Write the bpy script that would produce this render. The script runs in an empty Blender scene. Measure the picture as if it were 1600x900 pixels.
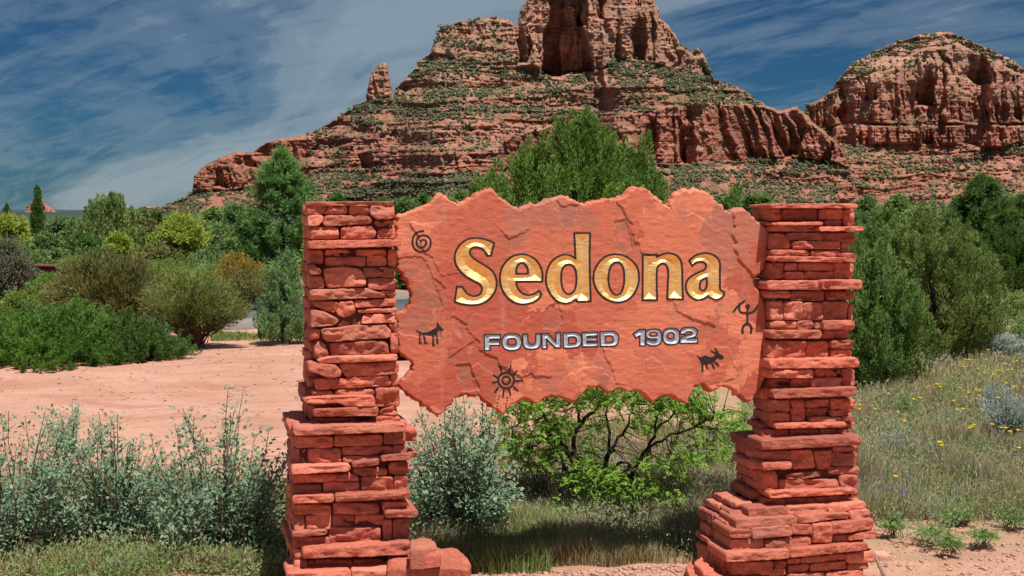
import bpy, math, random
import numpy as np
from mathutils import Vector
PI = math.pi
C = bpy.context.scene
COL = C.collection
rng = np.random.default_rng(7)
random.seed(7)

# ------------------------------------------------------------------ camera
F = 2198.0            # focal length in photo pixels
H = 1.8               # eye height (m)
HOR = 330.0           # photo row of the horizon
cam = bpy.data.cameras.new('camera')
cam.sensor_width = 36.0
cam.lens = 36.0 * F / 1600
cam.shift_y = -(450 - HOR) / 1600
cam.clip_start = 0.1
cam.clip_end = 40000
co = bpy.data.objects.new('camera', cam)
COL.objects.link(co)
co.location = (0, 0, H)
co.rotation_euler = (PI / 2, 0, 0)
C.camera = co

# ------------------------------------------------------------------ light
SUN_EL, SUN_AZ = math.radians(66), math.radians(30)     # azimuth: to the right of straight behind the camera
sd = Vector((math.sin(SUN_AZ) * math.cos(SUN_EL), -math.cos(SUN_AZ) * math.cos(SUN_EL), math.sin(SUN_EL)))
sun = bpy.data.lights.new('sun', 'SUN')
sun.energy = 4.4
sun.angle = math.radians(0.5)
sun.color = (1.0, 0.955, 0.88)
so = bpy.data.objects.new('sun', sun)
COL.objects.link(so)
so.rotation_euler = sd.to_track_quat('Z', 'Y').to_euler()
so.location = (5, -5, 20)

C.view_settings.view_transform = 'Standard'
C.view_settings.look = 'None'
C.view_settings.exposure = 0.45
C.view_settings.gamma = 1.0

SKX, SKY = 8.8, 4.0
w = bpy.data.worlds.new('World')
C.world = w
w.use_nodes = True
nt = w.node_tree
for n in list(nt.nodes):
    nt.nodes.remove(n)


class NT:
    """small node-tree writer"""
    def __init__(self, tree):
        self.t = tree

    def n(self, kind, ins=None, **kw):
        nd = self.t.nodes.new(kind)
        for k, v in kw.items():
            setattr(nd, k, v)
        for k, v in (ins or {}).items():
            s = nd.inputs[k]
            if isinstance(v, bpy.types.NodeSocket):
                self.t.links.new(v, s)
            else:
                s.default_value = v
        return nd

    def math(self, op, a, b=None, clamp=False):
        ins = {0: a}
        if b is not None:
            ins[1] = b
        return self.n('ShaderNodeMath', ins, operation=op, use_clamp=clamp).outputs[0]

    def ramp(self, fac, stops, interp='LINEAR'):
        nd = self.n('ShaderNodeValToRGB', {0: fac})
        cr = nd.color_ramp
        cr.interpolation = interp
        while len(cr.elements) > 1:
            cr.elements.remove(cr.elements[-1])
        for i, (p, c) in enumerate(stops):
            e = cr.elements[0] if i == 0 else cr.elements.new(p)
            e.position = p
            c = (c, c, c) if isinstance(c, (int, float)) else c
            e.color = (c[0], c[1], c[2], 1)
        return nd.outputs[0]

    def mix(self, fac, a, b, blend='MIX'):
        nd = self.n('ShaderNodeMix', data_type='RGBA', blend_type=blend)
        for i, v in ((0, fac), (6, a), (7, b)):
            if isinstance(v, bpy.types.NodeSocket):
                self.t.links.new(v, nd.inputs[i])
            else:
                if i and len(v) == 3:
                    v = (*v, 1)
                nd.inputs[i].default_value = v
        return nd.outputs[2]

    def noise(self, vec, scale, detail=4, rough=0.55, dist=0.0, dim='3D'):
        return self.n('ShaderNodeTexNoise', {'Vector': vec, 'Scale': scale, 'Detail': detail, 'Roughness': rough, 'Distortion': dist},
                      noise_dimensions=dim).outputs[0]


W = NT(nt)
sky = W.n('ShaderNodeTexSky', sky_type='NISHITA', sun_disc=False, sun_elevation=SUN_EL, sun_rotation=PI - SUN_AZ,
          altitude=1300, air_density=1.0, dust_density=0.6, ozone_density=3.0)
tc = W.n('ShaderNodeTexCoord')
sep = W.n('ShaderNodeSeparateXYZ', {0: tc.outputs['Generated']})
sx, sy, sz = sep.outputs
# clouds on a flat layer: direction divided by height
den = W.math('ADD', W.math('MAXIMUM', sz, 0.0), 0.16)
cx = W.math('DIVIDE', sx, den)
cy = W.math('DIVIDE', sy, den)
cv = W.n('ShaderNodeCombineXYZ', {0: cx, 1: W.math('ADD', cy, W.math('MULTIPLY', cx, 0.8)), 2: 0.0}).outputs[0]
m1 = W.n('ShaderNodeMapping', {'Vector': cv, 'Scale': (0.80, 0.75, 1.0), 'Location': (SKX, SKY, 0)}).outputs[0]
n1 = W.noise(m1, 0.9, 9, 0.60, 0.8)
m2 = W.n('ShaderNodeMapping', {'Vector': cv, 'Scale': (2.6, 4.2, 1.0)}).outputs[0]
n2 = W.noise(m2, 1.6, 7, 0.66, 0.6)
cl = W.math('ADD', W.math('MULTIPLY', n1, 0.76), W.math('MULTIPLY', n2, 0.24))
mask = W.ramp(cl, [(0.37, 0.0), (0.46, 0.36), (0.53, 0.76), (0.61, 1.0)], 'EASE')
clear = W.mix(1.0, sky.outputs[0], (0.13, 0.32, 0.50), 'MULTIPLY')
cloudc = W.mix(0.8, W.mix(1.0, sky.outputs[0], (0.85, 0.92, 0.92), 'MULTIPLY'), (3.7, 4.75, 5.65))
skyc = W.mix(mask, clear, cloudc)
bg = W.n('ShaderNodeBackground', {'Color': skyc, 'Strength': 0.05})
wo = W.n('ShaderNodeOutputWorld', {'Surface': bg.outputs[0]})

# ------------------------------------------------------------------ helpers
def at(px, py, Y):
    return np.array([(px - 800) / F * Y, Y, H - (py - HOR) / F * Y])


def link(o, parent=None):
    COL.objects.link(o)
    if parent is not None:
        o.parent = parent
    return o


def tag(o, label=None, cat=None, group=None, kind=None):
    if label: o['label'] = label
    if cat: o['category'] = cat
    if group: o['group'] = group
    if kind: o['kind'] = kind
    return o


def empty(name, loc, label=None, cat=None, group=None):
    o = bpy.data.objects.new(name, None)
    o.location = [float(v) for v in loc]
    o.empty_display_size = 0.1
    link(o)
    return tag(o, label, cat, group)


def mk(name, V, Fc, mat, parent=None, smooth=False, origin=None):
    """V (n,3); Fc an (m,3)/(m,4) array or a list of such arrays -> one mesh object. World coordinates, moved to the parent's frame."""
    V = np.asarray(V, dtype=np.float64).reshape(-1, 3)
    org = np.zeros(3)
    if parent is not None:
        org = np.array(parent_loc(parent))
    elif origin is not None:
        org = np.asarray(origin, float)
    V = V - org
    me = bpy.data.meshes.new(name)
    fl = Fc if isinstance(Fc, list) else [Fc]
    fl = [np.asarray(f, dtype=np.int32) for f in fl if len(f)]
    idx = np.concatenate([f.ravel() for f in fl])
    tot = np.concatenate([np.full(len(f), f.shape[1], dtype=np.int32) for f in fl])
    st = np.concatenate([[0], np.cumsum(tot)[:-1]]).astype(np.int32)
    me.vertices.add(len(V)); me.vertices.foreach_set('co', V.ravel().astype(np.float32))
    me.loops.add(len(idx)); me.loops.foreach_set('vertex_index', idx)
    me.polygons.add(len(tot)); me.polygons.foreach_set('loop_start', st)
    me.polygons.foreach_set('loop_total', tot)
    if smooth:
        me.polygons.foreach_set('use_smooth', np.ones(len(tot), dtype=bool))
    me.materials.append(mat)
    me.update(calc_edges=True)
    me.validate()
    o = bpy.data.objects.new(name, me)
    link(o, parent)
    if parent is None and origin is not None:
        o.location = [float(v) for v in org]
    return o


def parent_loc(p):
    l = np.zeros(3)
    while p is not None:
        l = l + np.array(p.location)
        p = p.parent
    return l


def _hash(ix, iy, iz, seed):
    h = (ix.astype(np.int64) * 374761393 + iy.astype(np.int64) * 668265263 + iz.astype(np.int64) * 2147483647 + seed * 1013904223) & 0xffffffff
    h = ((h ^ (h >> 13)) * 1274126177) & 0xffffffff
    h = ((h ^ (h >> 16)) * 2246822519) & 0xffffffff
    return ((h ^ (h >> 15)) & 0xffff) / 65535.0


def vn(x, y, z=None, seed=0):
    x = np.asarray(x, float); y = np.asarray(y, float) + 0 * x
    z = 0 * x if z is None else np.asarray(z, float) + 0 * x
    ix, iy, iz = np.floor(x), np.floor(y), np.floor(z)
    fx, fy, fz = x - ix, y - iy, z - iz
    fx, fy, fz = [f * f * (3 - 2 * f) for f in (fx, fy, fz)]
    r = 0
    for dx in (0, 1):
        wx = fx if dx else 1 - fx
        for dy in (0, 1):
            wy = fy if dy else 1 - fy
            for dz in (0, 1):
                wz = fz if dz else 1 - fz
                r = r + wx * wy * wz * _hash(ix + dx, iy + dy, iz + dz, seed)
    return r * 2 - 1


def fbm(x, y, z=None, seed=0, oct=4, gain=0.5):
    r, a, f = 0, 1.0, 1.0
    for o in range(oct):
        r = r + a * vn(np.asarray(x) * f, np.asarray(y) * f, None if z is None else np.asarray(z) * f, seed + o * 17)
        a *= gain; f *= 2.03
    return r


def sstep(a, b, x):
    t = np.clip((x - a) / (b - a), 0, 1)
    return t * t * (3 - 2 * t)


# ------------------------------------------------------------------ materials
def newmat(name):
    m = bpy.data.materials.new(name)
    m.use_nodes = True
    t = m.node_tree
    for n in list(t.nodes):
        t.nodes.remove(n)
    return m, NT(t)


def finish(T, shader, disp=None):
    T.n('ShaderNodeOutputMaterial', {'Surface': shader})


def stone_mat(name, c0, c1, c2, bump=0.35, scale=1.0, rnd=0.5, rough=0.85, grey=None):
    m, T = newmat(name)
    tcn = T.n('ShaderNodeTexCoord')
    g = T.n('ShaderNodeNewGeometry')
    oi = T.n('ShaderNodeObjectInfo')
    pos = g.outputs['Position']
    a = T.noise(pos, 9 * scale, 5, 0.6)
    b = T.noise(pos, 60 * scale, 4, 0.65)
    c = T.mix(T.ramp(a, [(0.3, 0), (0.7, 1)]), c0, c1)
    c = T.mix(T.math('MULTIPLY', T.ramp(b, [(0.45, 0), (0.75, 1)]), 0.55), c, c2)
    if grey:
        gm = T.noise(pos, 4.2 * scale, 4, 0.6, 0.4)
        c = T.mix(T.math('MULTIPLY', T.ramp(gm, [(0.55, 0), (0.70, 1)]), 0.75), c, grey)
    if rnd > .4:
        r2 = T.math('FRACT', T.math('MULTIPLY', oi.outputs['Random'], 7.31))
        c = T.mix(T.ramp(r2, [(0.62, 0), (0.70, 0.35), (0.85, 0.4), (1.0, 0.55)]), c, (0.56, 0.22, 0.15))
        c = T.mix(T.ramp(r2, [(0.0, 0.5), (0.10, 0.4), (0.16, 0)]), c, (0.33, 0.105, 0.085))
    v = T.n('ShaderNodeMapRange', {0: oi.outputs['Random'], 3: 1 - rnd * 0.5, 4: 1 + rnd * 0.5}).outputs[0]
    hsv = T.n('ShaderNodeHueSaturation', {'Value': v, 'Color': c}).outputs[0]
    bn = T.math('ADD', T.math('MULTIPLY', T.noise(pos, 45 * scale, 5, 0.7), 1.0), T.math('MULTIPLY', T.noise(pos, 170 * scale, 3, 0.6), 0.35))
    bp = T.n('ShaderNodeBump', {'Height': bn, 'Strength': bump, 'Distance': 0.02 / scale}).outputs[0]
    p = T.n('ShaderNodeBsdfPrincipled', {'Base Color': hsv, 'Roughness': rough, 'Normal': bp, 'Specular IOR Level': 0.25})
    finish(T, p.outputs[0])
    return m


def flat_mat(name, col, rough=0.7, metal=0.0, noise=0.0, nscale=40):
    m, T = newmat(name)
    g = T.n('ShaderNodeNewGeometry')
    nz = T.noise(g.outputs['Position'], nscale, 4, 0.6)
    c = T.mix(T.math('MULTIPLY', nz, noise), (*col, 1), (col[0] * .35, col[1] * .35, col[2] * .35, 1))
    bp = T.n('ShaderNodeBump', {'Height': nz, 'Strength': 0.15, 'Distance': 0.004}).outputs[0]
    p = T.n('ShaderNodeBsdfPrincipled', {'Base Color': c, 'Roughness': rough, 'Metallic': metal, 'Normal': bp})
    finish(T, p.outputs[0])
    return m


def leaf_mat(name, c0, c1, tip=None, trans=0.35, rough=0.6, spec=0.3, big=1.3):
    m, T = newmat(name)
    g = T.n('ShaderNodeNewGeometry')
    r = g.outputs['Random Per Island']
    n = T.noise(g.outputs['Position'], big, 3, 0.6)
    c = T.mix(T.math('ADD', T.math('MULTIPLY', r, 0.6), T.math('MULTIPLY', T.ramp(n, [(0.35, 0), (0.65, 1)]), 0.4)), c0, c1)
    if tip:
        c = T.mix(T.ramp(r, [(0.86, 0), (0.9, 1)]), c, tip)
    p = T.n('ShaderNodeBsdfPrincipled', {'Base Color': c, 'Roughness': rough, 'Specular IOR Level': spec})
    tr = T.n('ShaderNodeBsdfTranslucent', {'Color': c})
    mx = T.n('ShaderNodeMixShader', {0: trans, 1: p.outputs[0], 2: tr.outputs[0]})
    finish(T, mx.outputs[0])
    return m


M = {}
M['stone'] = stone_mat('red_sandstone', (0.41, 0.092, 0.056), (0.57, 0.160, 0.098), (0.72, 0.32, 0.225), bump=0.55, rnd=0.5, grey=(0.30, 0.10, 0.08))
M['mortar'] = stone_mat('dark_mortar', (0.10, 0.030, 0.022), (0.13, 0.04, 0.03), (0.15, 0.05, 0.04), rnd=0)
M['slab'] = stone_mat('flagstone', (0.52, 0.135, 0.085), (0.63, 0.19, 0.115), (0.60, 0.20, 0.13), bump=0.16, rnd=0, grey=(0.33, 0.15, 0.115), scale=.62)
def slab_mat():
    m, T = newmat('flagstone_face')
    g = T.n('ShaderNodeNewGeometry')
    pos = g.outputs['Position']
    wv = T.n('ShaderNodeTexNoise', {'Vector': pos, 'Scale': 5.0, 'Detail': 5, 'Roughness': 0.65}).outputs['Color']
    wp = T.n('ShaderNodeVectorMath', {0: pos, 1: T.n('ShaderNodeVectorMath', {0: wv, 3: 0.55}, operation='SCALE').outputs[0]}, operation='ADD').outputs[0]
    cell = T.n('ShaderNodeSeparateColor', {0: T.n('ShaderNodeTexVoronoi', {'Vector': wp, 'Scale': 3.4}).outputs['Color']}).outputs
    c = T.mix(T.ramp(cell[0], [(0.15, 0), (0.9, 1)]), (0.45, 0.102, 0.062), (0.70, 0.228, 0.130))
    c = T.mix(T.ramp(cell[1], [(0.88, 0), (0.92, 0.6)]), c, (0.36, 0.155, 0.115))
    fine = T.noise(T.n('ShaderNodeMapping', {'Vector': pos, 'Scale': (1, 1, 3.5)}).outputs[0], 38, 6, 0.7)
    c = T.mix(T.math('MULTIPLY', T.ramp(fine, [(0.42, 0), (0.68, 1)]), 0.30), c, (0.42, 0.12, 0.08))
    st = T.noise(pos, 5.5, 6, 0.7, 0.6)
    c = T.mix(T.ramp(st, [(0.58, 0), (0.66, 0.5), (0.74, 0.75)]), c, (0.35, 0.165, 0.125))
    ds = T.noise(T.n('ShaderNodeMapping', {'Vector': pos, 'Scale': (9, 9, 1.1)}).outputs[0], 2.2, 5, 0.7)
    c = T.mix(T.math('MULTIPLY', T.ramp(ds, [(0.56, 0), (0.74, 1)]), 0.35), c, (0.68, 0.30, 0.20))
    sa = T.n('ShaderNodeAttribute', attribute_name='stain').outputs['Fac']
    c = T.mix(T.math('MULTIPLY', sa, 0.8), c, (0.33, 0.145, 0.105))
    hh = T.math('ADD', T.math('MULTIPLY', fine, 0.7), T.noise(pos, 150, 4, 0.7))
    bp = T.n('ShaderNodeBump', {'Height': hh, 'Strength': 0.45, 'Distance': 0.006}).outputs[0]
    p = T.n('ShaderNodeBsdfPrincipled', {'Base Color': c, 'Roughness': 0.82, 'Normal': bp, 'Specular IOR Level': 0.22})
    finish(T, p.outputs[0])
    return m


M['slab'] = slab_mat()
M['black'] = flat_mat('black_paint', (0.012, 0.008, 0.007), 0.6)
M['outline'] = flat_mat('dark_outline_paint', (0.020, 0.009, 0.008), 0.6)
M['bark'] = flat_mat('dark_bark', (0.045, 0.032, 0.028), 0.9, noise=0.8, nscale=60)
M['twig'] = flat_mat('grey_twig', (0.13, 0.095, 0.075), 0.9, noise=0.7, nscale=60)
M['redtwig'] = flat_mat('brown_twig', (0.11, 0.065, 0.045), 0.9, noise=0.7, nscale=60)


def gold_mat():
    m, T = newmat('gold_leaf')
    g = T.n('ShaderNodeNewGeometry')
    mp = T.n('ShaderNodeMapping', {'Vector': g.outputs['Position'], 'Scale': (1, 1, 6)}).outputs[0]
    a = T.noise(mp, 22, 4, 0.6)
    b = T.noise(g.outputs['Position'], 9, 3, 0.6)
    c = T.mix(T.ramp(b, [(0.35, 0), (0.7, 1)]), (1.0, 0.60, 0.20, 1), (0.94, 0.72, 0.34, 1))
    c = T.mix(T.math('MULTIPLY', T.ramp(a, [(0.50, 0), (0.66, 1)]), 0.6), c, (0.50, 0.36, 0.15, 1))
    bp = T.n('ShaderNodeBump', {'Height': a, 'Strength': 0.45, 'Distance': 0.006}).outputs[0]
    p = T.n('ShaderNodeBsdfPrincipled', {'Base Color': c, 'Roughness': 0.46, 'Metallic': 0.8, 'Normal': bp})
    finish(T, p.outputs[0])
    return m


M['gold'] = gold_mat()
M['silver'] = flat_mat('silver_leaf', (0.40, 0.45, 0.53), 0.55, 0.25)
# ------------------------------------------------------------------ sign frame: a plane turned so that its right end is farther off
TH = math.radians(13)
PC, PS = math.cos(TH), math.sin(TH)
PY = 6.7
PU = np.array([PC, PS, 0.0]); PN = np.array([PS, -PC, 0.0]); PO = np.array([0, PY, 0.0])
PZ = np.array([0, 0, 1.0])


def puv(px, py, p=0.0):
    """photo pixel -> (u, z) on the plane that stands p in front of the pillars' front plane"""
    px = np.asarray(px, float); py = np.asarray(py, float)
    a = (px - 800) / F
    t = (PY * PC - p) / (PC - a * PS)
    X, Y, Z = t * a, t, H - (py - HOR) / F * t
    return (X - PO[0]) * PU[0] + (Y - PO[1]) * PU[1], Z


def pxyz(u, z, p):
    u = np.asarray(u, float)[..., None]; z = np.asarray(z, float)[..., None]; p = np.asarray(p, float)[..., None]
    return PO + u * PU + z * PZ + p * PN


def chaikin(P, it=2, closed=True):
    P = np.asarray(P, float)
    for _ in range(it):
        Q = np.roll(P, -1, 0)
        A = 0.75 * P + 0.25 * Q; B = 0.25 * P + 0.75 * Q
        P = np.stack([A, B], 1).reshape(-1, 2)
    return P


def resample(P, step, nmin=14):
    P = np.asarray(P, float)
    Q = np.vstack([P, P[:1]])
    d = np.r_[0, np.cumsum(np.linalg.norm(np.diff(Q, axis=0), axis=1))]
    n = max(nmin, int(d[-1] / step))
    s = np.linspace(0, d[-1], n, endpoint=False)
    return np.stack([np.interp(s, d, Q[:, 0]), np.interp(s, d, Q[:, 1])], 1)


def area2(P):
    x, y = P[:, 0], P[:, 1]
    return 0.5 * np.sum(x * np.roll(y, -1) - y * np.roll(x, -1))


SEED = [0]


def stone_geom(P, frame, front, depth, rough=0.007, bulge=0.010, joint=0.0012, step=0.0115):
    """P: outline (m) in a plane; frame(a, b, n) -> xyz with n outward; a rough-faced block from front back to front-depth."""
    SEED[0] += 1
    sd_ = SEED[0]
    P = np.asarray(P, float)
    if area2(P) < 0:
        P = P[::-1]
    P = resample(P, 0.012, 16)
    P = 0.12 * np.roll(P, 1, 0) + 0.76 * P + 0.12 * np.roll(P, -1, 0)
    P = resample(P, step, 16)
    tg = np.roll(P, -1, 0) - np.roll(P, 1, 0)
    nr = np.stack([tg[:, 1], -tg[:, 0]], 1); nr /= np.linalg.norm(nr, axis=1)[:, None] + 1e-9
    jit = 0.0034 * vn(P[:, 0] * 42, P[:, 1] * 42, seed=sd_)
    P = P - nr * (joint + np.abs(jit))[:, None]
    c = P.mean(0)
    ev, evec = np.linalg.eigh(np.cov((P - c).T))
    ax = evec[:, 1]
    s = (P - c) @ ax; q = (P - c) @ evec[:, 0]
    Lh, Wh = (s.max() - s.min()) / 2, (q.max() - q.min()) / 2
    sm = (s.max() + s.min()) / 2; qm = (q.max() + q.min()) / 2
    hl = max(0.0, Lh - Wh * 1.05)
    sp = c + np.outer(np.clip(s - sm, -hl, hl) + sm, ax) + qm * evec[:, 0]
    n = len(P)
    rings = [(0.0, -depth), (0.0, -depth * 0.35), (0.0, -0.012), (0.06, -0.001), (0.19, 0.0), (0.33, 0.0), (0.5, 0.0), (0.67, 0.0), (0.84, 0.0)]
    V = []
    for k, (t, off) in enumerate(rings + [(1.0, 0.0)]):
        Q = P * (1 - t) + sp * t
        nn = fbm(Q[:, 0] * 22, Q[:, 1] * 30, seed=sd_ * 3 + 5, oct=4, gain=.62)
        nn = nn * .55 + 1.1 * (np.abs(vn(Q[:, 0] * 17 + 3, Q[:, 1] * 26, seed=sd_ * 7 + 2)) ** .8 - .35)
        big = vn(Q[:, 0] * 8, Q[:, 1] * 12, seed=sd_ * 5 + 1)
        hgt = front + off
        if k >= 3:
            hgt = hgt + nn * rough + big * rough * 0.9 + bulge * (1 - (1 - t) ** 2) * 0.35
        elif k == 2:
            hgt = hgt + nn * rough * 0.5
        V.append(frame(Q[:, 0], Q[:, 1], hgt + 0 * Q[:, 0]))
    V = np.concatenate(V)
    i = np.arange(n); j = (i + 1) % n
    Fq = []
    for k in range(len(rings)):
        a0, b0 = k * n, (k + 1) * n
        Fq.append(np.stack([a0 + i, a0 + j, b0 + j, b0 + i], 1))
    return V, np.concatenate(Fq)


def front_frame(u, z, p):
    return pxyz(u, z, p)


def crop(ox, oy, s):
    return lambda pts: [(ox + x / s, oy + y / s) for x, y in pts]


def B(x0, y0, x1, y1): return [(x0, y0), (x1, y0), (x1, y1), (x0, y1)]
def Q4(xl, tl, bl, xr, tr, br): return [(xl, tl), (xr, tr), (xr, br), (xl, bl)]


# pixel outlines of the stones, each with how far its face stands proud (m)
L1 = crop(470, 310, 7.5); L2 = crop(470, 420, 7.5); L3 = crop(470, 530, 6.426); L4 = crop(445, 650, 6.427); L5 = crop(440, 770, 5.333)
R1 = crop(1175, 310, 7.5); R2 = crop(1175, 420, 7.5); R3 = crop(1165, 530, 6.426); R4 = crop(1145, 650, 6.0); R5 = crop(1070, 770, 5.0)
LEFT = [
 (L1, 0.0, [(B(70,38,1090,86),.016),([(80,85),(320,85),(300,140),(245,190),(80,190)],0),([(335,80),(548,80),(550,185),(260,190),(300,150)],.004),
  (B(565,78,805,195),0),([(825,80),(1095,85),(1098,235),(900,250),(820,200),(805,150)],.012),([(80,195),(265,195),(270,250),(210,320),(85,325)],.004),
  ([(290,200),(640,200),(800,210),(850,265),(820,300),(300,330),(255,300)],.014),(B(860,260,1100,350),-.016),
  ([(85,350),(230,320),(300,340),(440,340),(445,480),(110,485)],.0),([(465,340),(560,335),(840,320),(890,390),(870,470),(470,480)],.012),
  ([(905,360),(1110,345),(1112,470),(895,470)],.0),(Q4(98,500,592,1175,485,562),.05),(B(95,605,265,770),-.004),(B(285,600,1010,678),-.004),
  (B(1025,595,1120,790),.0),(B(285,685,760,795),-.006),(B(780,665,1005,790),-.002)]),
 (L2, 0.0, [([(95,-40),(150,-55),(250,25),(245,65),(110,70)],.028),([(262,0),(480,-30),(690,0),(740,60),(770,130),(768,205),(310,225),(285,120)],.012),
  (B(730,-15,1110,105),-.012),(B(790,118,1118,245),.008),([(115,80),(255,80),(280,230),(115,235)],-.006),
  ([(108,245),(400,240),(780,230),(870,260),(1000,310),(1000,335),(110,370)],.018),([(900,262),(1115,245),(1115,330),(1020,340)],-.012),
  ([(150,385),(370,378),(460,410),(400,520),(280,490),(155,440)],.008),([(450,385),(610,375),(650,510),(520,575),(450,560),(415,500)],.012),
  (Q4(635,375,460,1125,350,435),.008),([(660,485),(1135,450),(1135,505),(680,520)],.012),([(112,475),(250,490),(460,600),(400,660),(115,690)],.010),
  ([(470,610),(700,530),(700,650),(420,670)],-.014),([(735,535),(1100,530),(1110,630),(705,645)],.004),(B(120,705,225,825),.0),
  ([(230,705),(420,690),(640,665),(1000,660),(1075,730),(1040,810),(300,860),(260,800)],.016),([(1020,645),(1130,600),(1130,740),(1085,740)],-.004),
  (B(1050,755,1140,988),.004)]),
 (L3, 0.0, [([(140,70),(190,10),(240,40),(290,170),(140,190)],.004),([(290,40),(700,15),(870,20),(885,150),(310,170)],.008),
  ([(150,205),(300,180),(980,155),(980,215),(200,245)],.026),([(75,230),(200,250),(350,260),(415,330),(400,385),(280,390),(180,350),(75,320)],.035),
  ([(370,250),(985,225),(985,345),(460,385),(420,330)],.006),([(145,395),(400,390),(480,385),(880,360),(915,470),(480,495),(150,510)],.006),
  ([(895,355),(980,350),(975,470),(920,475)],-.01),(B(112,520,330,578),.012),(B(340,503,740,568),.006),
  ([(30,595),(400,570),(745,575),(755,675),(450,680),(400,640),(150,650),(30,630)],.04),(B(755,490,995,680),.012),
  ([(790,710),(960,655),(975,760),(800,775)],.004),(Q4(130,700,780,780,680,770),.042),(B(130,648,440,692),-.004),(B(135,790,480,865),-.012),
  (B(485,780,750,855),-.012),(B(760,775,1000,845),.01)]),
 (L4, 0.06, [(Q4(90,110,200,1215,80,160),.035),(B(1190,120,1325,255),-.05),(B(110,205,485,320),.01),(Q4(495,200,305,985,190,300),.008),
  (B(1000,165,1215,285),.006),(B(95,330,225,490),-.01),(B(235,325,565,490),-.004),(B(575,305,1080,392),-.006),(B(580,398,960,462),-.012),
  (B(1085,295,1230,388),-.004),(Q4(70,505,585,660,490,560),.04),(Q4(680,470,520,950,435,490),.03),(Q4(970,410,455,1260,380,440),.032),
  (B(1240,365,1330,410),-.05),([(95,590),(560,585),(500,650),(95,680)],-.004),([(490,650),(560,590),(650,570),(750,620),(750,650)],.012),
  (B(685,520,1025,595),-.004),(B(1045,465,1250,585),.008),(B(85,690,370,790),-.002),(B(385,660,750,775),-.004),(B(770,605,1085,765),.008),
  (B(1095,595,1235,765),.0),(Q4(80,810,885,495,795,865),.035),(Q4(510,790,862,1260,765,832),.042)]),
 (L5, 0.06, [(B(110,100,410,185),.0),(B(430,85,815,175),-.008),(B(845,75,1065,143),.012),(Q4(865,158,208,1140,148,205),.05),(B(105,195,190,315),.008),
  (B(200,190,415,305),.006),(B(420,180,608,278),-.006),(B(614,180,855,268),-.006),(Q4(95,325,372,380,312,355),.022),(B(105,372,410,455),.004),
  (B(395,285,830,430),-.002),(B(845,225,920,395),.004),(B(925,215,1065,405),-.014),(Q4(180,475,550,1080,410,520),.055),(B(110,465,178,550),-.006),
  (B(105,560,215,670),.006),(B(220,560,270,665),.0),(B(275,560,590,655),-.006),(B(596,555,860,630),-.006),(B(868,550,1068,612),-.006),
  (Q4(45,668,740,580,650,730),.08),(Q4(590,655,740,1170,618,720),.085),(B(60,745,560,850),.0),(B(570,740,1120,850),.0)]),
]
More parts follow.
